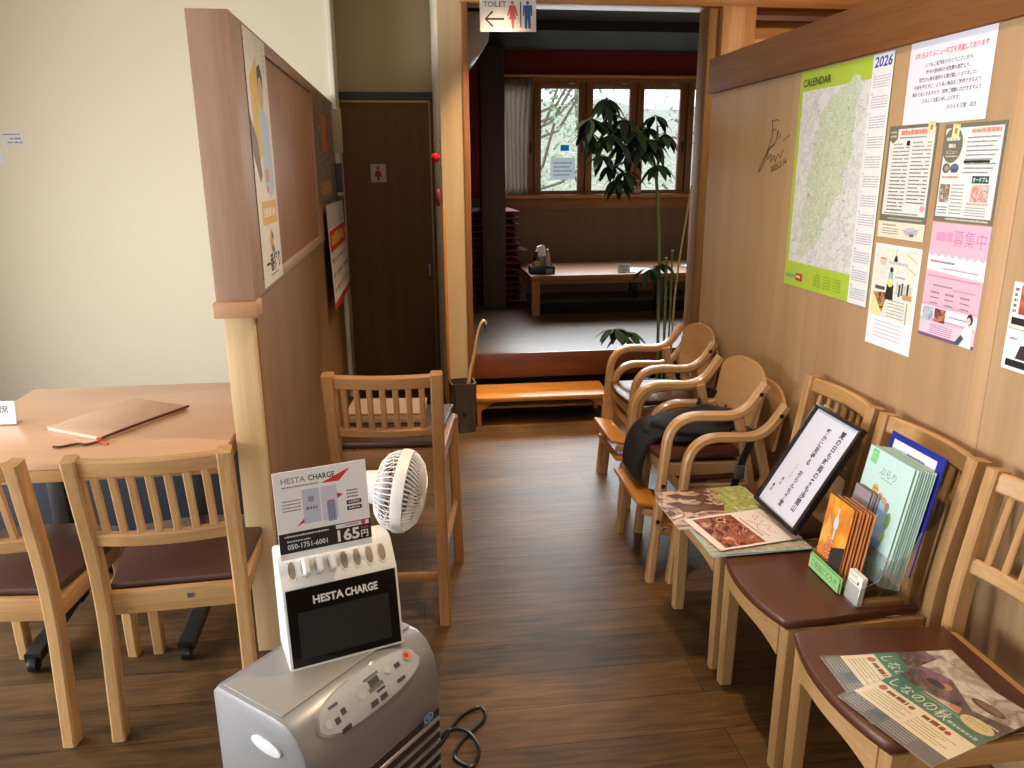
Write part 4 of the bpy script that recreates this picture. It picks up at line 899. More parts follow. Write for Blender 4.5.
# ================================================================== BENTWOOD ARMCHAIRS FOR CHILDREN, NESTED IN PAIRS
def bent_chair(label, up=0):
    """up raises everything but the feet: the taller of a nested pair"""
    t = thing('bentwood_armchair', label, 'chair', group=None)
    B = M_BEECH
    for sx in (-1, 1):
        x = sx*.205
        p = arc_path([(x, -.205, 0), (x, -.158, .552+up), (x, .105, .540+up), (x, .182, .652+up)], [.11, .10], 10)
        l_ = MB(); l_.sweep(p, rect_prof(.038, .031, .007), B['y'], (1, 0, 0)); l_ = l_.build('arm', t)
        for (yy, zz) in ((-.177, .300+up), (-.190, .165+up), (.158, .620+up)):
            b_ = MB(); b_.lathe([(0, 0), (.008, 0), (.008, .003), (0, .003)], M_BLACK, Matrix.Translation((x+sx*.0175, yy, zz)) @ Matrix.Rotation(sx*PI/2, 4, 'Y'), 12); b_.build('bolt', l_)
        MB().sweep(arc_path([(sx*.198, .225, 0), (sx*.183, .145, .35+up), (sx*.180, .095, .548+up)], [.2]), rect_prof(.028, .034, .006), B['z'], (1, 0, 0)).build('leg', t)
        MB().sweep([(sx*.176, -.160, .345+up), (sx*.170, .14, .335+up)], rect_prof(.05, .022, .004), B['y'], (0, 0, 1)).build('side_rail', t)
    for yy in (-.160, .13): MB().bb((-.186, yy-.010, .322+up), (.186, yy+.010, .372+up), B['x'], .004).build('seat_rail', t)
    poly = [(-.17, .13), (-.178, -.135)] + [(-.165+.33*i/8, -.172-.016*(1-(i/4-1)**2)) for i in range(9)] + [(.178, -.135), (.17, .13)]
    MB().prism(poly, .024, M_VINYL, Matrix.Translation((0, 0, .3725+up)), .008).build('seat', t)
    # curved plywood back, rounded top, resting between the arm ends
    vs = []; nu, nv = 12, 8; th = .011
    for side in (0, 1):
        for i in range(nu+1):
            s_ = -1+2*i/nu
            for j in range(nv+1):
                q = j/nv; zt = .690-.055*abs(s_)**3; zb = .465+.012*abs(s_)**2
                z = zb+(zt-zb)*q; y = .150+.045*(z-.46)/.24 + .014*(1-s_*s_) + (th if side else 0); z += up
                vs.append((s_*.186, y, z))
    o_ = (nu+1)*(nv+1); fs = []
    for i in range(nu):
        for j in range(nv):
            a = i*(nv+1)+j; fs.append((a, a+nv+1, a+nv+2, a+1)); fs.append((o_+a, o_+a+1, o_+a+nv+2, o_+a+nv+1))
    for i in range(nu):
        a = i*(nv+1); fs.append((a, o_+a, o_+a+nv+1, a+nv+1)); a += nv; fs.append((a, a+nv+1, o_+a+nv+1, o_+a))
    for j in range(nv):
        a = j; fs.append((a, a+1, o_+a+1, o_+a)); a = nu*(nv+1)+j; fs.append((a, o_+a, o_+a+1, a+1))
    k_ = MB(); k_.add(vs, fs, B['x']); k_.build('backrest', t)
    # footrest board in front, on two short brackets
    f_ = MB(); f_.box((0, -.205, .205+up), (.340, .092, .016), M_ORANGE['x'], .005, Matrix.Rotation(-.22, 3, 'X')); f_.build('footrest', t)
    for sx in (-1, 1):
        g_ = MB(); g_.sweep([(sx*.160, -.226, .180+up), (sx*.160, -.155, .165+up)], rect_prof(.026, .014, .003), B['y'], (0, 0, 1)); g_.build('footrest_bracket', t)
    return t
DZ = .0765
bA = bent_chair('bentwood armchair with curved back, upper of the far nested pair near the plant', DZ)
bA.location = (1.094, 3.305, 0); bA.rotation_euler = (0, 0, CH)
bL = bent_chair('bentwood armchair beneath the far nested pair, mostly hidden under its twin')
bL.location = (1.112, 3.290, 0); bL.rotation_euler = (0, 0, CH)
dup(bA, (1.022, 2.652, 0), CH, 'bentwood armchair holding the dark bag, upper of the near nested pair')
dup(bL, (1.094, 2.636, 0), CH, 'bentwood armchair under the bag-holding one, next to the magazine chair')
# dark fabric bag with straps slumped on the near armchair
M_BAG = mat('navy_black_fabric', (19, 21, 27), .85, bump=.5, bscale=120)
t = thing('fabric_bag', 'slumped black and navy fabric bag with straps on the near armchair', 'bag', (.025, 0, 0))
bm = bmesh.new(); bmesh.ops.create_icosphere(bm, subdivisions=4, radius=1)
rn = random.Random(4)
for v in bm.verts:
    n_ = v.co.copy(); q = 1+.10*math.sin(7*n_.x+2)*math.cos(5*n_.y)+.07*math.sin(9*n_.z+4*n_.x)
    sx_ = n_.x; v.co = V((n_.x*.165*q, n_.y*.125*q, n_.z*.050*q*(1+.4*max(0, sx_))+.012*sx_))
    if v.co.z < -.045: v.co.z = -.045
b = MB(); b.frombm(bm, M_BAG, Matrix.Translation((1.005, 2.665, DZ+.3965+.045))); b.sharp = 180; b.build('body', t)
s_ = MB(); s_.sweep(smooth_path([(.95, 2.67, .50), (.87, 2.68, .512), (.815, 2.69, .475), (.79, 2.70, .40), (.785, 2.70, .33)]), rect_prof(.21, .020, .006), M_BAG, (0, 1, 0)); s_.build('flap', t)
s_ = MB(); s_.sweep(smooth_path([(1.10, 2.60, .51), (1.16, 2.52, .55), (1.13, 2.425, .545), (1.10, 2.42, .46), (1.08, 2.428, .36), (1.085, 2.425, .30)]), rect_prof(.030, .004, .0015), M_BLACK, (1, 0, 0)); s_.build('strap', t)
s_ = MB(); s_.sweep(smooth_path([(1.14, 2.70, .52), (1.18, 2.78, .565), (1.13, 2.87, .58), (1.08, 2.81, .54)]), rect_prof(.045, .012, .004), M_BAG, (0, 0, 1)); s_.build('strap', t)
s_ = MB(); s_.box((1.09, 2.415, .42), (.036, .014, .05), mat('grey_buckle', (70, 72, 78), .35), .005); s_.build('buckle', t)

# ================================================================== THINGS ON THE MAGAZINE CHAIR
ZS = .4255
def flat(sh, name, x, y, z, ang, label, cat, group=None, parent=None):
    """sheet lying face up; origin = its top left corner, ang = direction of its own x axis"""
    u = V((math.cos(ang), math.sin(ang), 0)); up = V((-math.sin(ang), math.cos(ang), 0))
    return sh.place(name, (x, y, z), u, up, parent, label, cat, group)
# readers face the aisle: page x runs toward -y, page up toward +x
A0 = math.radians(-90)
GM = 'magazines stacked on the chair seat'
def booklet(w, h, t_, edge, draw, x, y, z, ang, label, name='magazine', group=GM):
    s_ = Sheet(w, h, edge, t_); draw(s_); return flat(s_, name, x, y, z, ang, label, 'magazine', group)
PAGE = (206, 202, 196)
def teal(s_): s_.rect(2, 2, s_.w-4, s_.h-4, (150, 196, 196)); s_.rect(10, 10, s_.w-20, 60, (210, 226, 222))
def plainp(s_): s_.rect(3, 3, s_.w-6, s_.h-6, picture('stone_print', [(120, 114, 100), (190, 182, 164), (150, 142, 124), (206, 200, 186)], 30, (1, .5, 1))); s_.dashes(12, 20, 130, 12, (90, 90, 88), 2)
def chick(s_):
    s_.rect(0, 0, s_.w, s_.h, picture('birds_print', [(52, 34, 28), (110, 72, 54), (70, 44, 36), (206, 176, 156), (96, 60, 46), (226, 206, 190)], 13, (1, .7, 1), 2, 1.2))
    s_.poly([(0, 0), (s_.w, 0), (s_.w, 132), (120, 120), (60, 96), (0, 104)], picture('grass_print', [(110, 124, 66), (168, 176, 104), (140, 150, 84), (190, 192, 140)], 16, (1, 1, 1), 2))
    s_.line([(90, 60), (100, 44), (112, 66), (122, 42), (134, 62), (146, 46)], 3.5, (226, 232, 220)); s_.line([(84, 74), (150, 68)], 2.5, (226, 232, 220)); s_.ell(s_.w-30, 96, 7, 4, (160, 60, 50))
booklet(210, 292, 3.2, (120, 186, 188), teal, 1.082, 2.046, ZS, A0-.03, 'teal-edged booklet lowest at the near end of the magazine stack')
booklet(210, 285, 3.6, (206, 208, 206), plainp, 1.062, 2.036, ZS+.0036, A0+.03, 'grey patterned booklet just above the teal-edged one')
booklet(210, 292, 2.4, (130, 190, 192), plainp, 1.070, 2.030, ZS+.0076, A0+.00, 'thin booklet with pale blue edge topping the near magazine pile')
booklet(210, 285, 6.0, PAGE, plainp, 1.065, 2.262, ZS, A0+.02, 'pale booklet lowest at the far end of the magazine stack')
booklet(210, 297, 3.0, PAGE, chick, 1.055, 2.266, ZS+.0070, A0+.05, 'glossy green and brown magazine, rear one of two identical')
booklet(210, 297, 3.0, PAGE, chick, 1.035, 2.190, ZS+.0108, A0+.02, 'glossy green and brown magazine lying over its identical twin')
def meat(s_):
    s_.rect(10, 112, s_.w-20, 128, picture('meat_print', [(40, 24, 20), (84, 40, 30), (50, 28, 22), (176, 92, 62), (96, 46, 34), (214, 156, 126), (50, 30, 24)], 15, (1, 1.3, 1), 3, 1.5))
    s_.line([(30, 40), (46, 62), (42, 34), (66, 66), (76, 40), (92, 68), (116, 44), (132, 64), (160, 50)], 2.6, (196, 96, 86)); s_.line([(60, 84), (90, 72), (120, 88), (170, 82)], 2.4, (186, 96, 90)); s_.dashes(24, 18, 150, 7, (206, 170, 166), 3); s_.dashes(40, 96, 120, 6, (120, 96, 96), 5)
s_ = Sheet(205, 262, (222, 210, 206), .6); meat(s_)
flat(s_, 'leaflet', 1.035, 2.075, ZS+.0149, A0+.16, 'white leaflet with a grilled meat photo and red script on the magazines', 'leaflet')
# framed poem leaning on the chair back
t = thing('framed_poem', 'black framed vertical poem leaning against the chair back on the magazines', 'frame')
b0 = V((1.036, 1.990, .4515+.004)); up = V((.172, 0, .290)).normalized(); u = V((0, -1, 0)); n_ = u.cross(up)
FW, FH = .252, .350
Mf = Matrix((u, up, n_)).transposed().to_4x4(); Mf.translation = b0
m_ = MB(); bw = .012
for c, d in (((0, bw/2, 0), (FW, bw, .02)), ((0, FH-bw/2, 0), (FW, bw, .02)), ((-FW/2+bw/2, FH/2, 0), (bw, FH-2*bw, .02)), ((FW/2-bw/2, FH/2, 0), (bw, FH-2*bw, .02))): m_.box(c, d, mat('black_frame', (34, 28, 28), .35), .002)
o = m_.build('frame_moulding', t); o.matrix_local = Mf
m_ = MB(); m_.box((0, FH/2, -.006), (FW-.01, FH-.01, .004), mat('frame_backing', (90, 70, 50), .8)); o = m_.build('backing_board', t); o.matrix_local = Mf
s_ = Sheet(228, 326, (206, 213, 234), .5); LT = (52, 50, 54)
s_.vtext('夏の日も時雨の冬も浅間山', 172, 22, 23, LT, .98, .03); s_.vtext('静かに見守る　おらんち食堂', 108, 36, 21.5, LT, .96, .03)
s_.dashes(72, 232, 4, 3, GREY, 1)
s_.vtext('令和七年秋', 72, 170, 9, GREY, 1.1); s_.vtext('店主', 50, 226, 12, LT, 1.2, .02); s_.vtext('敬白', 28, 258, 12, LT, 1.2, .02)
o = s_.place('poem_sheet', b0+up*.338-u*.114+n_*.0, u, up, t)
# brass hanger on the top edge
m_ = MB(); m_.box((-.06, FH+.003, 0), (.07, .006, .012), mat('brass', (196, 164, 104), .35, .8), .002); o = m_.build('hanger', t); o.matrix_local = Mf

# ================================================================== BROCHURE RACK AND ITS CONTENTS
RX, RY, RW = 1.027, 1.640, .214
t = thing('brochure_rack', 'clear acrylic tiered brochure rack on the middle chair', 'rack', (RX, RY, ZS))
LEAN = (.18, 0, 1); ln = V(LEAN).normalized()     # trays lean back
def pane(m_, p0, uw, vh, w_, h_, th=.003, mt=M_ACRYL):
    u_ = V(uw).normalized(); v_ = V(vh).normalized(); n2 = u_.cross(v_); Rm = Matrix((u_, v_, n2)).transposed()
    m_.box(V(p0)+v_*h_/2, (w_, h_, th), mt, 0, Rm)
m_ = MB(); pane(m_, (0, 0, .002), (0, -1, 0), (.08, 0, 1), RW, .050); m_.build('front_lip', t)
m_ = MB(); pane(m_, (.056, 0, .002), (0, -1, 0), ln, RW, .120); m_.build('middle_lip', t)
m_ = MB(); pane(m_, (.112, 0, .002), (0, -1, 0), ln, RW, .200); m_.build('rear_lip', t)
m_ = MB(); pane(m_, (.150, 0, .0), (0, -1, 0), ln, RW, .265); m_.build('back_panel', t)
m_ = MB(); m_.box((.078, 0, .0012), (.160, RW, .002), M_ACRYL); m_.box((.142, 0, .070), (.036, RW-.008, .002), M_ACRYL); m_.box((.098, 0, .032), (.044, RW-.008, .002), M_ACRYL); m_.build('base', t)
for sy in (-1, 1):
    m_ = MB(); q = [(0, 0), (.160, 0), (.200, .255), (.170, .20), (.145, .19), (.12, .13), (.08, .118), (.05, .07), (.008, .050)]
    m_.prism(q, .003, M_ACRYL, Matrix.Translation((0, sy*RW/2-.0015+.0015*sy, .001)) @ Matrix(((1, 0, 0, 0), (0, 0, 1, 0), (0, 1, 0, 0), (0, 0, 0, 1)))); m_.build('side_panel', t)
m_ = MB(); pane(m_, (-.004, .030, .002), (0, -1, 0), (.08, 0, 1), .150, .042, .0008, mat('green_label', (150, 206, 136), .6)); lab = m_.build('label_strip', t, 'pale green handwritten label')
gs = Sheet(144, 38, (150, 206, 136), .2); gs.text('ご自由にどうぞ', 72, 27, 23, (70, 110, 76), 'c', .004, 122)
gs.place('lettering', (-.0060, .102, .0415), (0, -1, 0), (.08, 0, 1), lab)
def in_rack(s_, x, y, z, lean, name, label, cat, group=None):
    """bottom left corner (x,y,z) in world; sheets stand facing the aisle"""
    up = V(lean).normalized(); o = V((x, y, z))+up*(s_.h/1000)
    return s_.place(name, o, (0, -1, 0), up, None, label, cat, group)
for i in range(7):
    s_ = Sheet(112, 208, [(206, 160, 120), (96, 60, 46)][i % 2] if i else (226, 160, 60), 1.6)
    if i == 0:
        s_.rect(0, 0, 112, 208, picture('amber_print', [(238, 186, 70), (226, 150, 46), (206, 120, 50), (240, 196, 96)], 12, (1, .6, 1), 2)); s_.poly([(56, 128), (112, 104), (112, 196), (52, 200)], (44, 38, 34)); s_.rect(50, 22, 6, 96, (226, 232, 234)); s_.ell(53, 62, 10, 19, (196, 220, 230)); s_.rect(51, 22, 4, 20, (236, 206, 200))
        for q in range(6): s_.ell(36+(q % 2)*2, 112+q*12, 5, 5, (206, 70, 60)); s_.ell(36+(q % 2)*2, 112+q*12, 2.2, 2.4, (240, 214, 200)); s_.ell(54, 112+q*11, 4.5, 4.5, (196, 64, 54)); s_.ell(54, 112+q*11, 2, 2, (236, 206, 190))
        lbl = 'orange leaflet with a white pagoda motif, frontmost in the rack'
    else:
        s_.rect(1, 1, 110, 206, (206, 120, 52)); lbl = ['', 'orange leaflet directly behind the frontmost one', 'orange leaflet third in the row behind the green label', 'orange leaflet in the middle of the row behind the label', 'orange leaflet fifth in the row behind the green label', 'orange leaflet second from the rear of its row', 'rearmost orange leaflet, nearest the pale green pamphlets'][i]
    in_rack(s_, RX+.006+i*.0056, RY+.104-i*.0060, ZS+.0028, (.14, 0, 1), 'leaflet', lbl, 'leaflet', 'orange leaflets in the rack')
for i in range(3):
    s_ = Sheet(56, 74, (238, 238, 232), 2.2); s_.rect(4, 5, 30, 8, (206, 214, 184)); s_.dashes(6, 22, 36, 4, (170, 160, 120), i); s_.ell(42, 20, 4, 5, (120, 110, 100))
    in_rack(s_, RX+.006+i*.005, RY-.049, ZS+.0028, (.14, 0, 1), 'card', ['white card at the right end of the front tray, frontmost', 'white card right of the orange leaflets, second one', 'white card right of the orange leaflets, rearmost'][i], 'card', 'white cards in the rack')
for i in range(4):
    s_ = Sheet(72, 236, (150, 140, 140) if i % 2 else (90, 84, 92), 1.6); s_.rect(2, 2, 68, 232, (150, 140, 146)); s_.dashes(6, 8, 56, 8, (90, 80, 90), i)
    in_rack(s_, RX+.0600+i*.0030, RY+.103-i*.006, ZS+.0028, LEAN, 'folded_leaflet', ['grey folded leaflet peeking above the orange leaflets, frontmost', 'grey folded leaflet second behind the orange leaflets', 'grey folded leaflet third behind the orange leaflets', 'grey folded leaflet rearmost behind the orange leaflets'][i], 'leaflet', 'grey leaflets behind the orange ones')
MINT = (186, 216, 206)
for i in range(9):
    s_ = Sheet(180, 308, MINT if i % 3 else (160, 190, 178), 1.4)
    if i == 0:
        s_.rect(0, 0, 180, 308, (188, 222, 222)); s_.rect(14, 4, 26, 36, (120, 200, 136)); s_.dashes(18, 10, 18, 8, (150, 216, 160), 3); s_.dashes(18, 22, 18, 8, (150, 216, 160), 4); s_.text('ぷらり', 94, 56, 24, (86, 140, 108), 'c', .0); s_.dashes(70, 62, 50, 4, (130, 170, 150), 4)
        s_.ell(96, 190, 48, 60, (124, 172, 222)); s_.ell(104, 146, 30, 30, (136, 182, 226)); s_.ell(64, 96, 13, 11, (214, 160, 76)); s_.rect(56, 93, 16, 4, (150, 110, 70)); s_.ell(90, 108, 10, 9, (170, 130, 90)); s_.ell(108, 112, 10, 9, (190, 150, 110)); s_.ell(124, 122, 9, 12, (160, 120, 90)); s_.ell(140, 152, 10, 22, (130, 176, 116)); s_.ell(138, 194, 9, 14, (140, 180, 120)); s_.ell(92, 100, 4, 4, (206, 150, 150))
        for q in range(6): s_.line([(26+q*10, 142-(q % 2)*9), (30+q*10, 128), (36+q*10, 138)], 2, (76, 140, 92))
        s_.ell(78, 250, 44, 12, (150, 190, 116)); s_.line([(44, 236), (130, 244)], 4, (190, 150, 110)); s_.line([(40, 244), (126, 252)], 2.5, (150, 90, 80)); s_.rect(97, 150, 3.5, 34, (226, 240, 246)); s_.line([(20, 272), (120, 278)], 2, (90, 100, 110)); s_.ell(122, 204, 4, 4, (210, 90, 90)); lbl = 'pale green town pamphlet with a blue pond drawing, frontmost'
    elif i == 1: lbl = 'pale green pamphlet directly behind the pond drawing one'
    elif i == 8: lbl = 'rearmost pale green pamphlet in front of the blue folder'
    else: lbl = 'pale green pamphlet in the fanned stack, %s behind the pond cover' % ['', '', 'second', 'third', 'fourth', 'fifth', 'sixth', 'seventh'][i]
    in_rack(s_, RX+.0780+i*.0042, RY+.1055-i*.0028-(.006 if i else 0), ZS+.0340, LEAN, 'pamphlet', lbl, 'pamphlet', 'pale green pamphlets in the rack')
s_ = Sheet(208, 305, (40, 48, 150), 4, .3); s_.rect(16, 16, 166, 230, (214, 218, 232)); s_.rect(16, 90, 166, 156, (170, 174, 190)); s_.dashes(74, 34, 70, 7, (90, 96, 120), 1); s_.dashes(72, 48, 84, 6, (90, 96, 120), 2); s_.poly([(150, 46), (164, 56), (162, 68), (152, 60)], K)
for q in range(4): s_.line([(22, 56+q*12), (46, 40+q*10), (66, 34+q*10)], 1.2, (150, 160, 190))
s_.line([(24, 96), (60, 84), (84, 90)], 5, (130, 136, 150)); s_.rect(140, 130, 34, 90, picture('dark_print', [(40, 42, 44), (120, 70, 56), (84, 88, 90), (150, 150, 146)], 50))
in_rack(s_, RX+.130, RY+.098, ZS+.0735, LEAN, 'blue_folder', 'blue plastic folder holding a printed sheet at the back of the rack', 'folder')

# ================================================================== FLYERS ON THE NEAREST CHAIR
def flyer(s_):
    s_.rect(0, 0, 210, 297, (244, 232, 202)); s_.rect(0, 0, 210, 150, picture('travel_print', [(216, 206, 196), (176, 160, 150), (226, 218, 210), (140, 126, 118), (206, 190, 180)], 9, (1, 1, 1), 3))
    s_.poly([(0, 60), (60, 44), (150, 100), (70, 124), (20, 128), (0, 128)], picture('dress_print', [(96, 70, 92), (140, 104, 132), (110, 84, 100), (90, 84, 84), (66, 60, 62)], 22)); s_.poly([(0, 100), (50, 80), (60, 128), (0, 128)], picture('dark_print', [(40, 42, 44), (120, 70, 56), (84, 88, 90), (150, 150, 146)], 50))
    s_.ell(150, 60, 34, 13, (84, 58, 48)); s_.ell(150, 58, 26, 8, (130, 96, 76)); s_.ell(70, 76, 13, 11, (196, 136, 112)); s_.ell(54, 84, 20, 10, (44, 46, 60)); s_.ell(122, 116, 14, 8, (206, 140, 116)); s_.poly([(126, 100), (210, 70), (210, 140), (140, 136)], picture('hair_print', [(56, 52, 50), (90, 84, 80), (120, 112, 106)], 40, (1, .3, 1))); s_.line([(80, 30), (140, 40), (206, 90)], 1.5, (120, 110, 104)); s_.rect(178, 96, 26, 26, (90, 84, 80)); s_.dashes(181, 102, 20, 6, (216, 212, 202), 3)
    s_.poly([(0, 128), (210, 128), (210, 178), (0, 178)], (74, 128, 108)); s_.text('しなのの秋', 10, 168, 34, (226, 232, 220), 'l', .005, 128); s_.dashes(140, 158, 62, 10, (196, 214, 196), 5); s_.dashes(60, 133, 130, 5, (160, 190, 166), 6)
    s_.ell(172, 124, 32, 19, (226, 208, 156)); s_.dashes(150, 116, 42, 3, (170, 150, 100), 6); s_.dashes(148, 124, 46, 3, (170, 150, 100), 7)
    s_.ell(18, 192, 8, 9, (196, 90, 76)); s_.dashes(30, 186, 46, 15, (130, 54, 50), 3, .2); s_.ell(86, 194, 6, 6, (180, 50, 48)); s_.dashes(110, 186, 46, 15, (130, 54, 50), 4, .2); s_.ell(164, 194, 6, 6, (180, 50, 48))
    for i in range(5): s_.dashes(12, 208+i*8, 86-(i % 2)*16, 3.6, (180, 158, 110), 10+i); s_.dashes(108, 208+i*8, 84-(i % 3)*14, 3.6, (180, 158, 110), 20+i)
    s_.rect(0, 254, 210, 43, (104, 104, 106)); s_.rect(60, 258, 26, 18, (70, 96, 120))
    for i in range(5): s_.dashes(8, 258+i*7, 48, 3, (180, 180, 180), 30+i); s_.dashes(92, 258+i*7, 60, 3, (180, 180, 180), 40+i)
def sleeved(x, y, z, ang, label):
    s_ = Sheet(210, 297, (226, 214, 182), .4, .3); flyer(s_); o = flat(s_, 'flyer', x, y, z, ang, label, 'flyer', 'sleeved flyers on the nearest chair')
    m_ = MB(); m_.box((.105, -.1485, .0019), (.216, .304, .0003), M_SLEEVE); m_.build('plastic_sleeve', o)
# top edge lies toward the wall, text lines run toward the camera
sleeved(1.144, 1.348, ZS+.0004, math.radians(-93), 'brown and green event flyer in a clear sleeve, lower one sticking out')
sleeved(1.098, 1.320, ZS+.0030, math.radians(-73), 'brown and green event flyer in a clear sleeve, the upper one')

# ================================================================== STEP, SHOEHORN HOLDER, PLANT
t = thing('step_stool', 'low amber wooden step bench before the raised floor', 'step stool', (.74, 4.44, 0), math.radians(-1.2))
MB().box((0, 0, .155), (.80, .30, .028), M_ORANGE['x'], .004).build('step_board', t)
for sx in (-1, 1):
    m_ = MB(); m_.prism([(-.145, 0), (-.115, 0), (-.10, .10), (.10, .10), (.115, 0), (.145, 0), (.14, .1405), (-.14, .1405)], .024, M_ORANGE['z'], Matrix.Translation((sx*.375-.012, 0, 0)) @ Matrix(((0, 0, 1, 0), (1, 0, 0, 0), (0, 1, 0, 0), (0, 0, 0, 1)))); m_.build('end_panel', t)
    m_ = MB(); m_.prism([(0, 0), (.09, 0), (0, -.06)], .02, M_ORANGE['x'], Matrix.Translation((sx*.362, -.12, .1405)) @ Matrix.Scale(-sx, 4, (1, 0, 0)) @ Matrix(((1, 0, 0, 0), (0, 0, 1, 0), (0, 1, 0, 0), (0, 0, 0, 1)))); m_.build('corner_brace', t)
m_ = MB()
sqr = lambda r, c_: [(r-c_, -r), (r, -r+c_), (r, r-c_), (r-c_, r), (-r+c_, r), (-r, r-c_), (-r, -r+c_), (-r+c_, -r)]
M_CAN = wood('charred_wood_bin', (86, 76, 62), (58, 50, 42), 'z', 14, .1, .6)
for r0, z0, z1 in ((.064, 0, .02),): m_.prism(sqr(r0, .018), z1, M_CAN)
for i in range(8):
    a = sqr(.064, .018)[i]; b_ = sqr(.064, .018)[(i+1) % 8]; c_ = sqr(.072, .02)[i]; d_ = sqr(.072, .02)[(i+1) % 8]
    ai, bi, ci, di = [(p_[0]*.88, p_[1]*.88) for p_ in (a, b_, c_, d_)]
    m_.add([(*a, .02), (*b_, .02), (*d_, .29), (*c_, .29), (*ai, .02), (*bi, .02), (*di, .29), (*ci, .29)], [(0, 1, 2, 3), (5, 4, 7, 6), (3, 2, 6, 7)], M_CAN)
o = m_.build('shoehorn_bin'); o.location = (.265, 4.25, 0); o.rotation_euler = (0, 0, .1)
m_ = MB(); m_.prism([(-.012, 0), (.004, -.004), (.012, .012), (.003, .026), (-.01, .018)], .002, mat('black_print', (24, 22, 20), .7), Matrix.Translation((-.005, -.0705, .10)) @ Matrix.Rotation(PI/2, 4, 'X')); m_.build('emblem', o)
tag(o, 'dark wooden bin holding the long shoehorn beside the opening', 'bin')
m_ = MB()
p_ = smooth_path([(.285, 4.25, .025), (.300, 4.25, .28), (.330, 4.25, .42), (.352, 4.25, .54), (.372, 4.25, .61), (.390, 4.25, .635), (.402, 4.25, .628), (.405, 4.25, .615)], 6)
m_.sweep(p_, rect_prof(.030, .015, .005), wood('pale_shoehorn', (214, 180, 132), (200, 162, 112), 'z', 20, .05, .4), (0, 1, 0), [1.5-.7*min(1, i/20) for i in range(len(p_))]); o = m_.build('shoehorn')
m2 = MB(); m2.tube(smooth_path([(.398, 4.245, .628), (.402, 4.24, .60), (.404, 4.24, .572), (.396, 4.24, .575), (.394, 4.244, .61)]), .002, M_BLACK, 5); m2.build('loop', o)
tag(o, 'long pale wooden shoehorn with hooked top standing in the dark bin', 'shoehorn')
# umbrella plant in a pot behind the armchairs
t = thing('umbrella_plant', 'tall umbrella plant with dark glossy leaves in front of the window', 'plant', (1.345, 4.12, 0))
m_ = MB(); m_.lathe([(0, 0), (.10, 0), (.105, .01), (.135, .24), (.14, .26), (.128, .26), (.12, .235), (0, .235)], mat('dark_pot', (48, 42, 40), .5), None, 32); m_.build('pot', t)
m_ = MB(); m_.lathe([(0, .243), (.11, .236), (.121, .230)], mat('soil', (44, 32, 24), .95), None, 24); m_.build('soil', t)
stems = [[(.02, 0, .22), (.02, .02, .6), (.01, .03, 1.0), (-.02, .03, 1.36), (-.06, .02, 1.53), (-.12, 0, 1.62), (-.20, -.01, 1.68), (-.32, -.02, 1.74)], [(-.02, .03, 1.36), (-.03, .0, 1.52), (-.05, -.03, 1.66)], [(.045, 0, .22), (.05, 0, .6), (.045, .01, .98)], [(-.12, .0, 1.60), (-.20, -.05, 1.50), (-.28, -.04, 1.46)]]
m_ = MB()
for i, s_ in enumerate(stems): sp = smooth_path(s_); m_.tube(sp, [.0090, .006, .008, .005][i], M_STEM, 8, [1-.65*max(0, q/len(sp)-.5)*2*(i == 0) for q in range(len(sp))])
m_.tube(smooth_path([(.0, 0, .24), (-.12, -.08, .48), (-.24, -.14, .60)]), .005, M_STEM, 6); m_.tube([(.015, .02, .80), (-.01, 0, .90), (-.03, -.01, .94)], .004, M_STEM, 6)
m_.build('stem', t)
for q, (x0, x1, top, c_) in enumerate(((.065, .07, 1.02, M_STEM), (.09, .16, 1.36, mat('bamboo_stake', (176, 150, 104), .6)))):
    k_ = MB(); k_.tube(smooth_path([(x0, -.01, .22), (x0+.01, -.01, top*.6), (x1, -.01, top)]), .0055, c_, 8); k_.build('stake', t)
def leaflet(m_, base, d, L, Wd, droop, mt):
    d = V(d).normalized(); side = d.cross(V((0, 0, 1)))
    if side.length < .05: side = V((1, 0, 0))
    side.normalize(); vs = []; n_ = 6
    for i in range(n_+1):
        q = i/n_; p_ = V(base)+d*L*q+V((0, 0, -droop*q*q*L)); wq = Wd*math.sin(PI*min(1, .06+q*.94))**.8*(1-.25*q)
        up_ = V((0, 0, .18*wq)); vs += [p_-side*wq+up_, p_, p_+side*wq+up_]
    fs = []
    for i in range(n_): a = i*3; fs += [(a, a+1, a+4, a+3), (a+1, a+2, a+5, a+4)]
    m_.add(vs, fs, mt)
def whorl(m_, c, L, n_, rn, tilt=-.3):
    a0 = rn.uniform(0, 6.28)
    for i in range(n_):
        a = a0+2*PI*i/n_*.92; el = tilt+rn.uniform(-.35, .2); dd = V((math.cos(a)*math.cos(el), math.sin(a)*math.cos(el), math.sin(el)))
        b0_ = V(c)+dd*.02; m_.tube([V(c), b0_], .0018, M_STEM, 4); leaflet(m_, b0_, dd, L*rn.uniform(.8, 1.1), L*.25, rn.uniform(.25, .6), M_LEAF if rn.random() < .8 else M_LEAF2)
rn = random.Random(12); m_ = MB()
C_ = [(-.32, -.02, 1.80), (-.40, -.03, 1.70), (-.41, .0, 1.64), (-.315, .02, 1.69), (-.22, .0, 1.70), (-.29, -.04, 1.62), (-.337, -.02, 1.52), (-.238, -.05, 1.575), (-.155, .0, 1.64), (-.145, -.04, 1.55), (-.06, -.02, 1.715), (-.05, .02, 1.59), (.0, .0, 1.63), (-.24, .0, 1.40), (-.34, .0, 1.60), (-.10, -.03, 1.60), (-.26, .03, 1.66), (-.045, -.05, 1.47), (-.21, -.02, 1.44), (-.28, .02, 1.47), (-.19, .03, 1.53), (-.10, .03, 1.66)]
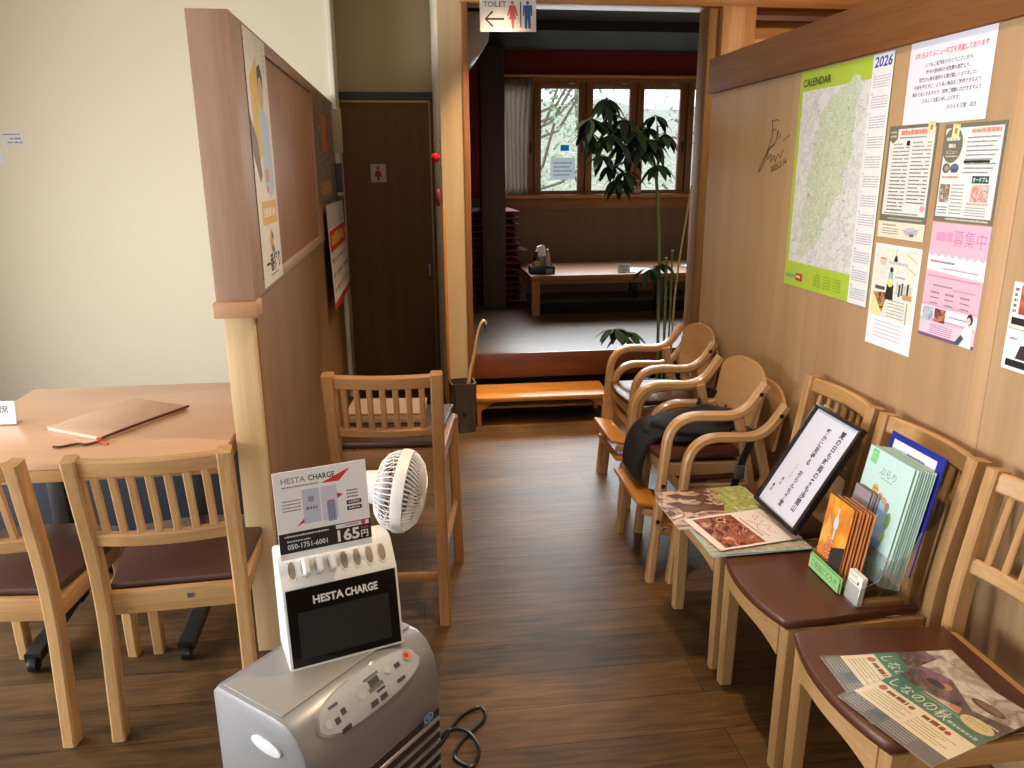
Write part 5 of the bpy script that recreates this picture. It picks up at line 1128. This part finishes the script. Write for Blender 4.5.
for c in C_:
    whorl(m_, c, rn.uniform(.088, .125), rn.randint(6, 8), rn, -.5); near = min(((V(p_)-V(c)).length, p_) for s_ in stems for p_ in s_)[1]
    m_.tube([V(near), (V(near)+V(c))/2+V((0, 0, .015)), V(c)], .0025, M_STEM, 5)
for c, n_, L in (((-.27, -.15, .625), 8, .115), ((-.19, -.12, .60), 7, .11), ((-.05, -.02, .93), 5, .10), ((.02, .02, .95), 4, .09)): whorl(m_, c, L, n_, rn, -.35)
m_.build('foliage', t)

# ================================================================== RAISED ROOM FURNITURE
t = thing('low_table', 'long low wooden table on the raised floor under the windows', 'table', (1.83, 6.23, ZP))
MB().box((0, 0, .30), (1.86, .84, .035), M_LOWT['x'], .005).build('tabletop', t)
for sx in (-1, 1):
    for sy in (-1, 1):
        m_ = MB(); m_.box((sx*.885 if sx < 0 else .10, sy*.36, .141), (.065, .055, .282), M_LOWT['z'] if sx < 0 else M_BLACK, .004); m_.build('leg', t)
MB().box((0, -.35, .262), (1.72, .02, .04), M_LOWT['x'], .003).build('apron', t)
ZT = ZP+.3176
t = thing('condiment_tray', 'black condiment tray on the left end of the low table', 'tray', (1.01, 5.98, ZT))
m_ = MB(); m_.box((0, 0, .004), (.19, .12, .008), M_BLACKP, .002)
for c, d in (((0, -.058, .03), (.19, .005, .06)), ((0, .058, .03), (.19, .005, .06)), ((-.093, 0, .03), (.005, .12, .06)), ((.093, 0, .03), (.005, .12, .06))): m_.box(c, d, M_BLACKP, .001)
m_.build('tray_body', t); m_ = MB(); m_.box((.05, -.0615, .02), (.05, .001, .035), mat('grey_tag', (120, 120, 124), .5)); m_.build('tag', t)
m_ = MB(); m_.lathe([(0, 0), (.026, 0), (.027, .10), (.012, .125), (.012, .14), (0, .14)], mat('soy_bottle', (30, 22, 16), .2), None, 18); o = m_.build('soy_bottle'); o.location = (.965, 5.96, ZT+.0085)
m_ = MB(); m_.lathe([(.0275, .03), (.0275, .09)], mat('yellow_label', (190, 160, 70), .6), None, 18); m_.build('label_band', o); m_ = MB(); m_.lathe([(.0, .140), (.014, .140), (.014, .162), (0, .164)], M_BLACKP, None, 14); m_.build('cap', o)
tag(o, 'dark soy bottle with a yellow label in the condiment tray', 'bottle')
m_ = MB(); m_.lathe([(0, 0), (.022, 0), (.024, .09), (.018, .12), (.010, .15), (0, .152)], mat('pale_bottle', (186, 150, 126), .3), None, 18); o = m_.build('sauce_bottle'); o.location = (1.055, 5.97, ZT+.0085)
m_ = MB(); m_.lathe([(.0, .151), (.011, .151), (.008, .175), (0, .178)], mat('pinkish_cap', (196, 160, 150), .5), None, 12); m_.build('cap', o); tag(o, 'pale sauce bottle at the right of the condiment tray', 'bottle')
m_ = MB(); m_.box((0, 0, .06), (.085, .045, .118), mat('clear_grey', (150, 158, 164), .3), .004); o = m_.build('napkin_holder'); o.location = (1.005, 6.012, ZT+.0085)
m_ = MB(); m_.prism([(-.04, 0), (.04, 0), (.034, .075), (.01, .085), (-.025, .07)], .03, M_PAPER, Matrix.Translation((0, .015, .119)) @ Matrix.Rotation(PI/2, 4, 'X')); m_.build('paper_napkins', o)
tag(o, 'napkin holder with white paper napkins standing up in the tray', 'napkin holder')
t = thing('reserved_sign', 'small white card sign on the low table near the white menu', 'sign', (1.655, 5.93, ZT))
s_ = Sheet(98, 66, (196, 198, 206)); s_.text('予約席', 49, 36, 24, (90, 90, 96), 'c', .01); s_.dashes(18, 48, 60, 6, GREY, 2); s_.place('printed_card', (-.049, 0, .068), (1, 0, 0), (0, .15, 1), t)
m_ = MB(); m_.box((0, .006, .001), (.10, .04, .002), M_ACRYL); m_.box((0, .0085, .035), (.10, .0015, .066), M_ACRYL, 0, Matrix.Rotation(-.148, 3, 'X')); m_.build('acrylic_stand', t)
s_ = Sheet(210, 297, (226, 230, 238), 5); s_.rect(12, 14, 186, 266, (236, 240, 246)); flat(s_, 'menu_booklet', 1.76, 6.16, ZT+.0003, -.35, 'white menu booklet lying right of the card sign on the low table', 'menu')
s_ = Sheet(210, 297, (226, 230, 238), 5); s_.rect(12, 14, 186, 266, (236, 240, 246)); flat(s_, 'menu_booklet', 2.22, 6.25, ZT+.0003, .3, 'white menu booklet at the right end of the low table by the jamb', 'menu')
# cushions piled behind the pillar
M_ZAB = mat('brick_red_cushion', (104, 36, 28), .9, bump=.3, bscale=60); M_ZAB2 = mat('dusky_red_cushion', (120, 54, 44), .9, bump=.3, bscale=60)
proto = None; z = ZP
for k in range(17):
    jx, jy = random.uniform(-.012, .012), random.uniform(-.012, .012)
    if k == 8: jx, jy = .07, -.02
    lb = 'red floor cushion piled behind the dark pillar, %s' % ['lowest on the floor', 'second from the floor', 'third from the floor', 'fourth from the floor', 'fifth from the floor', 'sixth from the floor', 'seventh from the floor', 'just under the slipped one', 'slipped out toward the table', 'just above the slipped one', 'second above the slipped one', 'fourth from the top', 'third from the top', 'second from the top', 'topmost'][k]
    if proto is None:
        m_ = MB(); n_ = 12; vs = []; fs = []
        for side in (1, -1):
            for i in range(n_+1):
                for j in range(n_+1):
                    u_ = -1+2*i/n_; v_ = -1+2*j/n_; e = (1-abs(u_)**4)*(1-abs(v_)**4); vs.append((u_*.25*(1-.03*v_*v_), v_*.25*(1-.03*u_*u_), .026+side*(.004+.021*max(0, e)**.5)))
        o_ = (n_+1)**2
        for i in range(n_):
            for j in range(n_): a = i*(n_+1)+j; fs.append((a, a+n_+1, a+n_+2, a+1)); fs.append((o_+a, o_+a+1, o_+a+n_+2, o_+a+n_+1))
        rim = [i*(n_+1) for i in range(n_+1)] + [n_*(n_+1)+j for j in range(1, n_+1)] + [i*(n_+1)+n_ for i in range(n_-1, -1, -1)] + [j for j in range(n_-1, 0, -1)]
        for i in range(len(rim)): a, b_ = rim[i], rim[(i+1) % len(rim)]; fs.append((a, b_, o_+b_, o_+a))
        m_.add(vs, fs, M_ZAB); m_.sharp = 70; proto = m_.build('floor_cushion'); o = proto
        pip = MB(); pip.tube([(x_*.248, y_*.248, .026) for x_, y_ in ((-1, -1), (1, -1), (1, 1), (-1, 1), (-1, -1))], .005, M_ZAB2, 6); pp = pip.build('piping', o); tag(o, lb, 'cushion', 'floor cushions piled behind the pillar')
    else:
        o = proto.copy(); C.objects.link(o); o['label'] = lb
        c = pp.copy(); C.objects.link(c); c.parent = o
    o.location = (.66+jx, 6.715+jy, z); o.rotation_euler = (0, 0, random.uniform(-.03, .03)); z += .0525
    if k == 14: break
# air conditioner on the raised room's left wall
t = thing('air_conditioner', 'white wall air conditioner high on the left wall of the raised room', 'air conditioner', (.3255, 5.55, 2.08))
pr = [(0, 0), (.08, .0), (.15, .05), (.205, .13), (.215, .20), (.205, .29), (.19, .30), (0, .30)]
m_ = MB(); m_.prism(pr, .80, M_WHITEP, Matrix.Translation((0, .40, 0)) @ Matrix.Rotation(PI/2, 4, 'X'), .008); m_.build('body', t)
m_ = MB(); m_.box((.112, 0, .021), (.062, .70, .006), M_BLACKP, .002, Matrix.Rotation(-.62, 3, 'Y')); m_.build('louvre', t)
# curtain
m_ = MB(); vs = []; fs = []; nx, nz = 40, 12
for i in range(nx+1):
    for j in range(nz+1):
        q = i/nx; zz = j/nz; wd = .20+.045*math.sin(PI*zz)*.3+.05*zz**3; x_ = .845+wd*q; vs.append((x_+.008*math.sin(zz*5+q*3), 6.952+.020*math.sin(q*2*PI*5.5+zz*1.2)*(1-.25*zz), SILL+.004+.955*zz))
for i in range(nx):
    for j in range(nz): a = i*(nz+1)+j; fs.append((a, a+nz+1, a+nz+2, a+1))
m_.add(vs, fs, thin_paper('cream_curtain', (216, 208, 198))); m_.sharp = 180
o = m_.build('curtain'); md = o.modifiers.new('thickness', 'SOLIDIFY'); md.thickness = .002
tag(o, 'cream curtain drawn to the left end of the window row', 'curtain')
# papers on the panes and small stands on the sill
s_ = Sheet(224, 188, thin_paper('thin_notice_paper', (240, 246, 252)), .4)
for i in range(4): s_.dashes(28, 40+i*34, 170-(i % 2)*24, 12, (120, 130, 160), i)
s_.place('window_notice', (1.262, 7.0290, 1.545), **WB, label='white paper notice taped to the window pane beside the curtain', cat='notice')
s_ = Sheet(76, 50, thin_paper('blue_film', (90, 170, 226)), .4); s_.place('window_sticker', (1.352, 7.0290, 1.652), **WB, label='small blue sticker on the pane above the white notice', cat='sticker')
for x_, w_, h_, lb in ((1.885, .055, .085, 'small clear card stand on the window sill, left of the plant stem'), (2.04, .085, .12, 'larger clear card stand on the window sill near the plant stem')):
    o = thing('card_stand', lb, 'card stand', (x_, 6.965, SILL)); m_ = MB(); m_.box((0, 0, .002), (w_, .045, .003), M_ACRYL); m_.box((0, 0, h_/2+.003), (w_, .004, h_), M_ACRYL, 0, Matrix.Rotation(-.12, 3, 'X')); m_.build('acrylic_holder', o)
    s_ = Sheet(w_*900, h_*900, (196, 188, 176), .4); s_.rect(4, 6, w_*900-8, h_*350, (150, 120, 100)); s_.dashes(6, h_*560, w_*700, 6, GREY, 1); s_.place('printed_card', (-w_*.45, -.0035+.006, h_*.95+.003), (1, 0, 0), (0, .12, 1), o)

# ================================================================== CEILING LAMPS
def downlight(x, y, zc, power, label, col=(1, .72, .45), spread=110, name='downlight'):
    t = thing(name, label, 'lamp', (x, y, zc))
    m_ = MB(); m_.torus(.055, .008, M_WHITEP, None, 32, 8); m_.build('trim_ring', t)
    m_ = MB(); m_.lathe([(0, -.002), (.048, -.002), (.05, 0), (0, .001)], mat('lamp_glow', (255, 214, 160), .5, emit=6), None, 28); m_.build('diffuser', t)
    if power:
        l = area('lamp_light', (x, y, zc-.012), (0, 0, -1), .07, .07, power, col, spread, 'DISK')
downlight(.45, 1.9, ZC-.004, 13, 'warm ceiling downlight above the aisle beside the nearest chairs')
downlight(.45, 3.1, ZC-.004, 4.5, 'warm ceiling downlight above the aisle by the armchairs')
downlight(.50, 4.08, ZC-.004, 12, 'warm ceiling downlight above the wooden step', spread=58)
downlight(2.1, 3.45, ZC-.004, 15, 'warm ceiling downlight behind the right partition', spread=176)
downlight(.95, 5.15, 2.416, 0, 'round ceiling lamp of the raised room just past the lintel')
